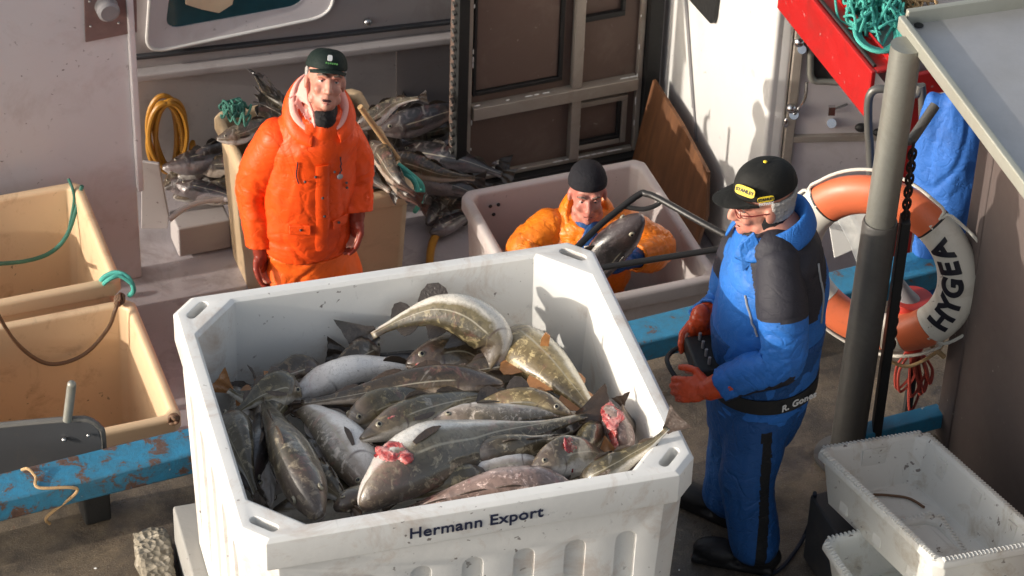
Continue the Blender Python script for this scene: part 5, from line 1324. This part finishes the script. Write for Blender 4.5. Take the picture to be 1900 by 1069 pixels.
# front flap, pocket flaps, snaps, drawstrings
def on_front(me, us, zs, cc, side, fwd, off):
    return on_surf(me, [cc + side * u_ + fwd * .19 + UP * z_ for u_, z_ in zip(us, zs)], off)
cc = st[3][0]
fl = on_front(jk2, [.015] * 14, [.14 - .45 * i / 13 for i in range(14)], cc, s2, f2, .003)
mb = MB(); 
for a, b in zip(fl, fl[1:]):
    pass
rows = [[p - s2 * .03, p + f2 * .006 - s2 * .02, p + f2 * .006 + s2 * .02, p + s2 * .03] for p in fl]
mb.rings(rows); mb.build('storm_flap', M['orange'], root)
for du in (-.10, .125):
    q = on_front(jk2, [du - .055, du + .055], [-.16, -.16], cc, s2, f2, .004); q2 = on_front(jk2, [du + .055, du - .055], [-.205, -.205], cc, s2, f2, .010)
    mb = MB(); mb.prism([q[0], q[1], q2[0], q2[1]], f2 * .006); mb.build('pocket_flap', M['orange'], root, bevel=.003)
mb = MB()
for u_, z_ in ((-.02, .10), (.07, .11), (-.07, .08), (.015, -.02), (.02, -.12), (.10, -.18), (-.09, -.18), (.14, .02), (.145, -.01)):
    p = on_front(jk2, [u_], [z_], cc, s2, f2, .010)[0]; mb.ell(p, .006)
mb.build('snap', M['darkplate'], root)
mb = MB()
for sg in (-1, 1): mb = MB(); mb.tube(on_surf(jk2, smoothpath([cc + f2 * .17 + s2 * sg * .10 + UP * .17, cc + f2 * .19 + s2 * sg * .115 + UP * .11, cc + f2 * .19 + s2 * sg * .10 + UP * .07], 5), .006), .0028, 6); mb.build('drawstring', M['cable'], root)
pass
p = on_front(jk2, [.105], [.075], cc, s2, f2, .006)[0]; mb = MB(); mb.ell(p, (.014, .014, .004), (s2, UP, f2)); mb.build('emblem', M['reflect'], root)
P0b = P; P = lambda x, y, z: P0b(x, y, z + .026)
cp = cap(root, P, A, M['capgreen'], .040, 1.01, hgt=.082)
r, f, u = A
patch(cp, .010, .090, .076, .020, .026, (0, 1, .45), (-1, 0, 0), M['whiteprint'])
for k_ in range(6): patch(cp, -.022 + .009 * k_, .0935, .054 + .001 * (k_ % 2), .006, .007, (0, 1, .2), (-1, 0, 0), M['greenprint'])
mb = MB()
for j in range(3):
    pts = [P(math.cos(t) * .080, -.018 + math.sin(t) * .100, .022 - j * .014) for t in [R_(170 + 200 * q / 24) for q in range(25)]]; mb.tube(pts, .008, 8)
link('hair', blob(mb, .005, 2, dict(amp=.003, freq=60, seed=1)), M['hair'], root)

# ---- the man crouching in the greyish tub
f3 = V((.12, -.99, 0)).normalized(); s3 = V((-f3.y, f3.x, 0)); YC = 10.55
J = dict(shL=S(1160, 418, Y=YC - .02), elL=S(1218, 462, Y=YC - .10), wrL=S(1172, 482, Y=YC - .26),
         shR=S(1016, 420, Y=YC - .02), elR=S(978, 468, Y=YC - .12), wrR=S(1010, 520, Y=YC - .28),
         hipL=S(1110, 520, Y=YC + .05), hipR=S(1060, 520, Y=YC + .05))
for s, d in (('L', .10), ('R', -.10)):
    h = J['hip' + s]; J['kn' + s] = h + f3 * .24 + s3 * d * .6; J['kn' + s].z = -1.10; J['an' + s] = h - f3 * .05 + s3 * d * .4; J['an' + s].z = -1.20; J['to' + s] = J['an' + s] - f3 * .10 - UP * .02
st = [(S(1086, 545, Y=YC + .05), .16, .13), (S(1086, 510, Y=YC + .04), .19, .155), (S(1086, 475, Y=YC + .02), .20, .16), (S(1087, 440, Y=YC), .20, .15), (S(1088, 415, Y=YC), .165, .12), (S(1090, 400, Y=YC - .02), .09, .085), (S(1091, 390, Y=YC - .04), .068, .068)]
hc3 = S(1090, 360, Y=YC - .09); hf3 = V((.06, -.95, .14))
hsL3 = (V((-.7, -.5, -.2)), V((-.6, .2, .6)), V((0, 0, 1)), .9); hsR3 = (V((.4, -.8, -.3)), V((.4, .5, .5)), V((0, 0, 1)), .9)
root, torso, P, A = person(J, s3, f3, st, hc3, hf3, 'man in amber oilskins and black knitted beanie inside the greyish white tub', skinm='skinred', hs=.96, gaze=(0, -.002), handspec={'L': hsL3, 'R': hsR3})
mb = MB(); torso(mb, 1.0, .010, lo=1, hi=6)
mb.chain([J['shL'] - s3 * .05, J['shR'] + s3 * .05], [.080, .080])
link('jacket', blob(mb, .0075, 5, [dict(amp=.010, freq=4, seed=33, ridge=False), dict(amp=.003, freq=8, st=(1.4, 1, .6), seed=39)]), M['amber'], root)
for s, sd0 in (('L', 12), ('R', 16)):
    sg = 1 if s == 'L' else -1
    link('sleeve', sleeve([J['sh' + s] - s3 * .015 * sg, J['sh' + s].lerp(J['el' + s], .5), J['el' + s], J['wr' + s] + (J['el' + s] - J['wr' + s]) * .15], [.090, .092, .086, .064], .011, [(J['el' + s], .14, .9)], sd0), M['amber'], root)
mb = MB(); torso(mb, 1.0, .006, lo=0, hi=2)
for s in 'LR': mb.chain([J['hip' + s], J['kn' + s], J['an' + s]], [.11, .085, .075])
link('trousers', blob(mb, .010, 4), M['amber'], root)
for s, hsn in (('L', hsL3), ('R', hsR3)):
    mb = MB(); w_ = J['wr' + s]; back_ = (J['el' + s] - w_).normalized(); hand_parts(mb, w_, *hsn[:3], s=1.12, curl=hsn[3]); mb.chain([w_ + back_ * .09, w_], [.055, .038])
    link('glove', blob(mb, .0045, 3), M['bluedark'], root)
nb = S(1090, 402, Y=YC - .03)
hood(root, nb - UP * .02, s3, f3, M['amber'], M['amber'], .84)
mb = MB(); mb.chain([nb + f3 * .05 - UP * .09, nb + f3 * .02 - UP * .025], [.075, .068]); link('neck_warmer', blob(mb, .006, 3), M['bluedark'], root)
mb = MB(); q = on_surf(root.children[-2].data if 0 else root.data, [nb]); p0 = nb + f3 * .14 - UP * .05; mb.prism([p0 + s3 * .035, p0 - s3 * .03, p0 - s3 * .01 - UP * .12 + f3 * .03, p0 + s3 * .005 - UP * .13 + f3 * .03], f3 * .012); mb.build('lining', M['whiterope'], root, bevel=.004)
# beanie
mb = MB(); n = 36; rings = []; r, f, u = A
for j, (z, k) in enumerate(((.042, .98), (.043, 1.03), (.060, 1.04), (.076, 1.03), (.080, .99), (.098, .95), (.118, .84), (.136, .63), (.147, .36), (.151, .12))):
    rings.append([P(math.cos(t) * .086 * k, -.018 + math.sin(t) * .103 * k, z + (.008 * math.sin(t) if j < 4 else 0)) for t in [2 * math.pi * q / n for q in range(n)]])
mb.rings(rings, cap0=False); me = mb.mesh(); o = tmp(me); md = o.modifiers.new('s', 'SOLIDIFY'); md.thickness = .006; md.offset = -1; md = o.modifiers.new('u', 'SUBSURF'); md.levels = 1; me = baked(o); kill(o); link('beanie', me, M['knit'], root)
# the fish he lifts
make_fish([S(1192, 402, Y=YC - .38), S(1170, 420, Y=YC - .38), S(1130, 462, Y=YC - .38), S(1095, 520, Y=YC - .36), S(1070, 590, Y=YC - .33)], V((-.6, -.55, .6)), 'dark', 'big dark fish lifted head first by the man in amber oilskins', None, depth=1.05, fat=1.2, L=.75, fin='findark')
# loose rail frame in front of him
fr = empty('tube_frame', S(1195, 358, z=.3), 'bent black tubular frame standing over the greyish white tub', 'frame')
F_ = lambda x, y, z: S(x, y, z=z)
mb = MB(); mb.tube(smoothpath([F_(1070, 460, .26), F_(1120, 412, .30), F_(1183, 363, .36), F_(1200, 360, .37), F_(1225, 370, .37), F_(1300, 412, .36), F_(1375, 452, .34)], 6), .014, 10); mb.build('top_bar', M['blackmetal'], fr)
mb = MB(); mb.tube([F_(1110, 498, .26), F_(1240, 477, .27), F_(1375, 456, .30)], .013, 10); mb.build('lower_bar', M['blackmetal'], fr)
mb = MB(); mb.tube(smoothpath([F_(1160, 384, .33), F_(1195, 388, .33), F_(1222, 378, .35), F_(1222, 368, .37)], 6), .010, 8); mb.build('brace', M['blackmetal'], fr)
mb = MB();  mb.tube([F_(1070, 460, .26), F_(1110, 498, .26)], .013, 8); mb.build('lower_bar', M['blackmetal'], fr)
for q in (F_(1070, 460, .26), F_(1375, 454, .31)):
    mb = MB(); mb.tube([q, V((q.x, q.y, ZD))], .014, 8); mb.build('leg', M['blackmetal'], fr)

def onplane(px, py, P, N_):
    d = CR * ((px - 950) / FPX) - CU * ((py - 534.5) / FPX) + _f; o = V((0, 0, HC)); t = (P - o).dot(N_) / d.dot(N_); return o + d * t
# ------------------------------------------------------------------ ropes on the tan tubs
mb = MB(); mb.tube(smoothpath([S(-8, 490, z=-.62), S(50, 484, z=-.80), S(95, 468, z=-.84), S(125, 435, z=-.78), S(145, 375, z=-.66), S(152, 345, z=-.58)], 8), .010, 8)
mb.tube(smoothpath([S(127, 332, z=-.57), S(135, 352, z=-.6), S(137, 375, z=-.66), S(128, 425, z=-.76)], 8), .007, 8)
tag(mb.build('green_rope', M['tealdark']), 'wet green rope sagging inside the far tan tub', 'rope')
def knot(c, rad, r, mat, name, label, seed, n=3):
    mb = MB(); rd_ = random.Random(seed)
    for k in range(n):
        a = V((rd_.uniform(-1, 1), rd_.uniform(-1, 1), rd_.uniform(-.5, 1))).normalized(); b = a.orthogonal().normalized(); c_ = a.cross(b)
        mb.tube([c + b * math.cos(t) * rad + c_ * math.sin(t) * rad * .8 + a * .2 * rad * math.sin(3 * t) for t in [2 * math.pi * q / 24 for q in range(24)]], r, 8, closed=True)
    return tag(mb.build(name, mat), label, 'rope')
mb = MB(); mb.tube(smoothpath([S(180, 535, z=-.66), S(192, 515, z=-.58), S(215, 506, z=-.55), S(238, 515, z=-.56), S(248, 538, z=-.62), S(240, 548, z=-.70)], 8), .011, 8); mb.tube(smoothpath([S(186, 535, z=-.66), S(200, 520, z=-.57), S(222, 512, z=-.55), S(243, 525, z=-.58)], 8), .010, 8)
tag(mb.build('green_rope', M['tealrope']), 'bright green rope tied round the corner between the two tan tubs', 'rope')
mb = MB(); pbw = S(247, 549, z=-.6) - BV * .10
pts = smoothpath([onplane(-10, 572, pbw, BV)] + [onplane(x, y, pbw, BV) for x, y in ((25, 630), (70, 668), (110, 675), (160, 655), (200, 610), (214, 575))] + [S(224, 548, z=-.57)], 10); mb.tube(pts, .009, 8)
tag(mb.build('brown_rope', M['brownrope']), 'brown rope hanging in a loop inside the near tan tub', 'rope')
knot(S(222, 556, z=-.57), .025, .007, M['brownrope'], 'rope_knot', 'brown rope knot on the back corner of the near tan tub', 3)
knot(S(322, 778, z=-.58), .022, .008, M['brownrope'], 'rope_knot', 'reddish rope knot on the front corner of the near tan tub', 6)
mb = MB(); mb.tube(smoothpath([S(40, 872, z=.26), S(52, 870, z=.275), S(66, 885, z=.262), S(72, 905, z=.255), RA + QU * .28 - QV * .014 + UP * -.02, S(88, 958, z=.10), S(92, 972, z=.03)], 8), .006, 8)
tag(mb.build('tan_rope', M['tanrope']), 'frayed tan rope end hanging over the blue rail', 'rope')
# dark plate with peg behind the rail at the left
pl_ = empty('steel_plate', S(100, 880, Y=8.3), 'dark grey plate with a rounded corner and an upright steel peg behind the blue rail', 'plate')
PY = 8.28
pts = [S(-60, 800, Y=PY), S(60, 788, Y=PY), S(140, 782, Y=PY), S(165, 784, Y=PY), S(182, 796, Y=PY), S(190, 820, Y=PY), S(193, 960, Y=PY), S(-60, 960, Y=PY)]
mb = MB(); mb.prism(pts, V((0, .03, 0))); mb.build('plate', M['darkplate'], pl_, bevel=.004)
mb = MB(); mb.tube([p + V((0, .012, 0)) for p in smoothpath(pts[:7], 6)], .013, 8); mb.build('rim', M['galvdark'], pl_)
mb = MB(); mb.tube([S(125, 780, Y=PY - .0), S(133, 715, Y=PY + .0)], .017, 14); mb.ell(S(133, 714, Y=PY), .017); mb.build('peg', M['galv'], pl_)
mb = MB(); mb.ell(S(119, 816, Y=PY - .012), .010); mb.ell(S(164, 808, Y=PY - .012), .007); mb.build('bolt', M['bolt'], pl_)

# ------------------------------------------------------------------ post, table, panels
pb0 = V((1.287, 8.61, 0)); ptop = V((1.316, 8.63, 1.865))
post = empty('steel_post', pb0, 'round grey steel post carrying the corner of the steel table', 'post')
mb = MB(); k = .60; pm = pb0.lerp(ptop, k)
mb.tube([pm, pm + (ptop - pm) * .999], .055, 32); mb.build('upper_tube', M['galv'], post)
mb = MB(); mb.tube([pb0, pm - UP * .012, pm], [.064, .064, .060], 32); mb.build('lower_sleeve', M['galvdark'], post)
mb = MB(); mb.box(pb0 + V((.108, .03, .56)), (.035, .07, 1.12)); mb.build('side_bar', M['rubber'], post, bevel=.005)
mb = MB(); mb.tube([pb0 + UP * .001, pb0 + UP * .014], .12, 28); mb.build('foot_plate', M['galvdark'], post)
tk = S(1672, 28, z=1.90); te = S(1905, 338, z=1.90); td = (te - tk); td.z = 0; td.normalize(); tn = V((-td.y, td.x, 0)); tn = tn if tn.x > 0 else -tn
tb = S(1905, -6, z=1.90) - tk; tb.z = 0; tb.normalize()
table = empty('steel_table', tk, 'grey stainless steel table top with raised edges and brown side panels at the right', 'table')
mb = MB(); a = tk; b = tk + td * 2.2; c_ = b + tb * 1.6; d_ = a + tb * 1.6
mb.prism([a - UP * .05, b - UP * .05, c_ - UP * .05, d_ - UP * .05], UP * .012); mb.build('table_top', M['stainless'], table, smooth=False)
mb = MB(); mb.box(tk + td * 1.1 + tn * .002 - UP * .028, (2.2, .026, .056), (td, tn, UP)); mb.build('edge', M['edge'], table, bevel=.006)
tbn = V((-tb.y, tb.x, 0)); mb = MB(); mb.box(tk + tb * .82 - UP * .018, (1.60, .022, .072), (tb, tbn, UP)); mb.build('edge', M['edge'], table, bevel=.006)
mb = MB(); mb.ell(S(1705, 47, z=1.865), (.017, .017, .004)); mb.build('hole', M['rubber'], table)
# side panels under it
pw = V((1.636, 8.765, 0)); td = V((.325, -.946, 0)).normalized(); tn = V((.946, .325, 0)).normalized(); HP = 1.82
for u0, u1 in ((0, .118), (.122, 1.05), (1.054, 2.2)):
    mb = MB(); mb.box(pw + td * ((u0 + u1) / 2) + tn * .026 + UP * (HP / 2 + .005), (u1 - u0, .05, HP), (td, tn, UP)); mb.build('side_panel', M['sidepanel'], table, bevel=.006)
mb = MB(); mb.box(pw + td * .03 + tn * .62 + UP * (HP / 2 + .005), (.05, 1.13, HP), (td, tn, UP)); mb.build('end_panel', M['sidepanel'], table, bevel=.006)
# hook rail (bent tube) beyond the post, stub tube
mb = MB(); Y9 = 9.75
mb.tube(smoothpath([S(1660, 168, Y=Y9), S(1632, 165, Y=Y9), S(1617, 172, Y=Y9), S(1611, 195, Y=Y9), S(1612, 250, Y=Y9), S(1615, 300, Y=Y9), S(1625, 640, Y=Y9)], 6), .017, 12)
mb.tube(smoothpath([S(1660, 168, Y=Y9), S(1700, 175, Y=Y9), S(1712, 200, Y=Y9), S(1715, 640, Y=Y9)], 6), .017, 12)
tag(mb.build('grab_rail', M['galvdark']), 'bent grey tube rail standing behind the steel post', 'rail')
mb = MB(); mb.tube([S(1735, 196, Y=8.80), S(1690, 262, Y=8.70)], .019, 14); mb.tube([S(1690, 262, Y=8.70), S(1665, 268, Y=8.64)], .014, 10)
tag(mb.build('stub_tube', M['galvdark']), 'short slanting grey tube fixed to the steel post', 'tube')
# chain hanging beside the post
mb = MB(); ca = S(1694, 275, Y=8.64); cb_ = S(1654, 640, Y=8.64); n = 34
for k in range(n):
    p = ca.lerp(cb_, k / (n - 1)); ax1 = UP; ax2 = V((1, 0, 0)) if k % 2 else V((0, 1, 0)); ax2 = (ax2 + V((.3, .3, 0))).normalized()
    mb.tube([p + ax1 * math.cos(t) * .024 + ax2 * math.sin(t) * .013 for t in [2 * math.pi * q / 14 for q in range(14)]], .0058, 6, closed=True)
tag(mb.build('chain', M['chain']), 'dark rusty chain hanging down beside the steel post', 'chain')
# ------------------------------------------------------------------ lifebuoy
ln = V((-.40, -.915, 0)).normalized(); lx = V((.915, -.40, 0)).normalized(); ly = UP.copy()
LC = S(1655, 466, Y=8.80) - lx * .043 - UP * .077
lb = empty('lifebuoy', LC, 'orange and white lifebuoy lettered HYGEA hanging behind the steel post', 'lifebuoy')
RM, rw_, rt_ = .305, .077, .055
def lbp(t, a=0, z=0): return LC + (lx * math.cos(t) + ly * math.sin(t)) * (RM + a) + ln * z
def arcseg(t0, t1, k=1.0):
    n = max(4, int(abs(t1 - t0) / .08)); rings = []
    for i in range(n + 1):
        t = t0 + (t1 - t0) * i / n; rings.append([lbp(t, rw_ * k * math.cos(p) , rt_ * k * math.sin(p)) for p in [2 * math.pi * q / 24 for q in range(24)]])
    return rings
segs = [(-42, 54, 'whitebuoy'), (54, 139, 'orangebuoy'), (139, 231, 'whitebuoy'), (231, 280, 'orangebuoy'), (280, 294, 'whitebuoy'), (294, 318, 'orangebuoy')]
for a, b, mt in segs:
    mb = MB(); mb.rings(arcseg(R_(a) + .004, R_(b) - .004)); mb.build('segment', M[mt], lb)
for a in (54, 139):
    mb = MB(); mb.rings(arcseg(R_(a) - .012, R_(a) + .012, 1.02)); mb.build('tape', M['rubber'], lb)
for k, ch in enumerate('HYGEA'):
    t = R_(-24 + k * 15.5); me = fine(textmesh(ch, .118, .0030, .0040))
    c = lbp(t, 0.0, rt_ + .0035); ax = (-lx * math.sin(t) + ly * math.cos(t)); ay = -(lx * math.cos(t) + ly * math.sin(t))
    # wrap the letter over the round face
    for v in me.vertices: v.co.y *= .95; v.co.z -= rt_ * (1 - math.sqrt(max(0, 1 - (v.co.y / rw_) ** 2)))
    place(me, 'lettering', M['blackpaint'], lb, c, ax, ay)
    # slab serifs
mb = MB()
def ropeloop(t0, t1, out_, mat='whiterope'):
    pts = [lbp(t0, .02, rt_ * .9)] + [lbp(t0 + (t1 - t0) * q, rw_ + .008 + out_ * math.sin(math.pi * q), .012 - .02 * math.sin(math.pi * q)) for q in [i / 10 for i in range(11)]] + [lbp(t1, .02, rt_ * .9)]
    mb.tube(smoothpath(pts, 3), .0065, 8)
ropeloop(R_(54), R_(-42), .05); ropeloop(R_(139), R_(56), .018); ropeloop(R_(229), R_(141), .02); ropeloop(R_(316), R_(233), .03)
mb.build('grab_line', M['whiterope'], lb)
# clear sheet and box in the ring, further back
mb = MB(); q = [S(1540, 385, Y=9.5), S(1625, 368, Y=9.5), S(1655, 430, Y=9.45), S(1640, 545, Y=9.4), S(1600, 520, Y=9.4), S(1575, 450, Y=9.45)]
mb.prism(q, V((.01, .02, .0))); tag(mb.build('plastic_sheet', M['sheet'], bevel=.003), 'crumpled clear plastic sheet seen through the lifebuoy', 'sheet')
mb = MB(); q = [S(1535, 400, Y=9.8), S(1570, 380, Y=9.8), S(1605, 455, Y=9.8), S(1548, 480, Y=9.8)]; mb.prism(q, V((0, .05, 0))); tag(mb.build('white_board', M['cabinwhite'], bevel=.004), 'white board corner seen through the lifebuoy beside the clear sheet', 'board')
# blue overall hanging behind the post
mb = MB()
Yj = 9.65
for pts, rs in (([S(1775, 190, Y=Yj), S(1770, 270, Y=Yj), S(1765, 350, Y=Yj - .02), S(1775, 410, Y=Yj)], [.085, .125, .12, .09]), ([S(1735, 185, Y=Yj), S(1725, 260, Y=Yj), S(1730, 360, Y=Yj - .02), S(1745, 420, Y=Yj)], [.055, .07, .085, .07]), ([S(1800, 230, Y=Yj + .05), S(1800, 320, Y=Yj + .05), S(1780, 400, Y=Yj)], [.07, .085, .06]),
                ([S(1745, 400, Y=Yj - .05), S(1725, 460, Y=Yj - .05), S(1722, 520, Y=Yj - .05), S(1726, 548, Y=Yj - .05)], [.075, .065, .058, .05])): mb.chain(pts, rs)
me = blob(mb, .008, 5, [dict(amp=.030, freq=3, st=(1.5, 1, .6), seed=43, ridge=False), dict(amp=.009, freq=4, st=(1.6, 1, .5), seed=49), dict(amp=.0025, freq=9, st=(1.2, 1, 1), seed=50)])
tag(link('work_jacket', me, M['jacketblue']), 'crumpled blue work jacket hanging behind the steel post and lifebuoy', 'jacket')
# red float with ropes under the buoy
fg = S(1695, 640, Y=8.80)
fl_ = empty('marker_float', fg, 'red float with dark red cords hanging below the lifebuoy', 'float')
mb = MB(); mb.ell(fg, (.040, .040, .046)); mb.tube([fg + UP * .03, fg + UP * .06], .018, 12); mb.build('ball', M['redfloat'], fl_)
mb = MB(); p = S(1690, 592, Y=8.84); mb.tube([p - UP * .03, p + UP * .03, p + UP * .10], [.060, .068, .075], 24); mb.build('cap_piece', M['redfloat'], fl_)
mb = MB(); p = S(1690, 565, Y=8.84); mb.tube([p, p + V((-.03, 0, .05)), S(1665, 515, Y=8.84)], [.045, .032, .014], 16); mb.build('lamp_cone', M['greypaint'], fl_)
mb = MB(); rr4 = random.Random(9)
for k in range(9):
    x = rr4.uniform(-.045, .05); b = rr4.uniform(.16, .33); p0 = fg + V((x * .4, rr4.uniform(-.02, .03), -.02))
    mb.tube(smoothpath([p0 + UP * .10, p0, p0 + V((x, 0, -b * .5)), p0 + V((x * 1.2 + .02, 0, -b)), p0 + V((x * .6 + .05, .02, -b * .7)), p0 + V((x * .3 + .02, .02, -.05))], 6), .0055, 6)
mb.build('cords', M['redrope'], fl_)
mb = MB(); mb.box(S(1690, 715, Y=8.84), (.03, .05, .30)); mb.build('stem', M['rubber'], fl_, bevel=.004)
mb = MB(); mb.tube(smoothpath([S(1650, 670, Y=8.76), S(1685, 680, Y=8.76), S(1725, 662, Y=8.76), S(1748, 640, Y=8.76), S(1742, 615, Y=8.76)], 6), .007, 8); mb.tube(smoothpath([S(1728, 640, Y=8.76), S(1738, 650, Y=8.74), S(1752, 662, Y=8.74)], 6), .010, 8); tag(mb.build('tan_rope', M['tanrope']), 'tan cord slung below the red float', 'rope')
mb = MB(); c = S(1672, 790, z=.10); mb.box(c, (.34, .07, .07), (QU, QV, UP)); tag(mb.build('blue_beam_piece', M['rail'], bevel=.006), 'short blue beam on the ground beneath the red float', 'beam')

# ------------------------------------------------------------------ fish crates
def crate(loc, ang, name, label, seed):
    L, W, H = .80, .46, .20
    base = tubmesh(W, L, H, rim=.030, lip_h=.045, lip_out=.012, taper=.030, ch=(.025, .03, .03), floor=.018); cut = MB()
    cut.box((0, 0, -5), (.01, .01, .01)); me = bool_bevel(base, cut, .006, 2)
    root = link(name, me, M['cratewhite']); auto(root, 50); tag(root, label, 'fish crate', None)
    mb = MB()
    for (L0, ax, off, n) in ((L, V((0, 1, 0)), V((1, 0, 0)) * (W / 2 - .015), 46), (L, V((0, 1, 0)), V((-1, 0, 0)) * (W / 2 - .015), 46), (W, V((1, 0, 0)), V((0, 1, 0)) * (L / 2 - .015), 26), (W, V((1, 0, 0)), V((0, -1, 0)) * (L / 2 - .015), 26)):
        for k in range(n):
            t = -.5 + (k + .5) / n; o_ = off.normalized()
            mb.tube([ax * t * (L0 - .05) + off - o_ * .006 + UP * (H - .002), ax * t * (L0 - .05) + off + UP * (H + .0005), ax * t * (L0 - .05) + off + o_ * .013 + UP * (H - .004)], .0048, 6)
    bm = mb.build('rim_beading', M['cratewhite'], root)
    for k in range(3):
        for s in (-1, 1): mb = MB(); mb.box((s * (W / 2 - .036), -.22 + .22 * k, H * .5), (.010, .05, H * .75)); mb.build('inner_rib', M['cratewhite'], root, bevel=.002)
    for s in (-1, 1): mb = MB(); mb.box((0, s * (L / 2 - .036), H * .5), (.10, .010, H * .75)); mb.build('inner_rib', M['cratewhite'], root, bevel=.002)
    root.location = loc; root.rotation_euler = (0, 0, ang); return root
# the top crate leans: its near end is propped up by the lower crate
cu_ = V((.89367, .42439, -.14575)).normalized(); cv_ = V((-.44461, .88135, -.15983)); cv_ = (cv_ - cu_ * cv_.dot(cu_)).normalized(); cw_ = cu_.cross(cv_)
BLc = V((1.080, 8.005, .580)); org_ = BLc + cu_ * .235 - cv_ * .405 - cw_ * .20
cr1 = crate(V((0, 0, 0)), 0, 'fish_crate', 'dirty white fish crate on top beside the steel post', 1)
m_ = Matrix((cu_, cv_, cw_)).transposed().to_4x4(); m_.translation = org_; cr1.matrix_world = m_
zc2 = .44; ang = R_(25.4); a2_ = ang - .06; k1 = S(1528, 1000, z=zc2)
A2x = V((math.cos(a2_), math.sin(a2_), 0)); A2y = V((-math.sin(a2_), math.cos(a2_), 0))
ctr2 = k1 + A2x * .22 - A2y * .39
cr2 = crate(V((ctr2.x, ctr2.y, zc2 - .20)), a2_, 'fish_crate', 'lower white fish crate sticking out under the top crate', 2)
mb = MB(); mb.box(V((1.30, 7.99, .16)), (.34, .26, .31), (A2x, A2y, UP)); tag(mb.build('wood_block', M['darkplate'], bevel=.01), 'dark block carrying the back end of the top fish crate', 'block')
mb = MB(); mb.box(V((ctr2.x, ctr2.y - .02, .118)), (.36, .5, .235), (A2x, A2y, UP)); tag(mb.build('wood_block', M['darkplate'], bevel=.01), 'low dark block under the lower fish crate', 'block')
def CI(x, y): return org_ + cu_ * x + cv_ * y + cw_ * .026
mb = MB(); mb.tube(smoothpath([CI(-.02, .30), CI(.03, .28), CI(.09, .24), CI(.11, .17)], 6), .005, 6); tag(mb.build('orange_cord', M['brownrope']), 'thin orange cord lying in the top fish crate', 'cord')
mb = MB(); mb.tube(smoothpath([S(1512, 915, z=.34), S(1508, 950, z=.18), S(1495, 990, z=.03), S(1470, 1030, z=.009), S(1440, 1060, z=.009), S(1380, 1085, z=.009)], 8), .008, 8)
tag(mb.build('cable', M['cable']), 'dark cable curving over the ground from the fish crates', 'cable')
# litter on the quay
mb = MB(); rl = random.Random(8)
for k in range(60):
    x, y = rl.uniform(0, 1900), rl.uniform(620, 1069); p = S(x, y, z=.002)
    if (p - RA).dot(QV) > -.04: continue
    mb.ell(p, (rl.uniform(.002, .008), rl.uniform(.002, .006), .003), nu=6, nv=4)
tag(mb.build('shell_grit', M['whiteprint']), 'pale specks of shell and ice scattered on the quay', 'grit', kind='stuff')
bpy.context.view_layer.update()
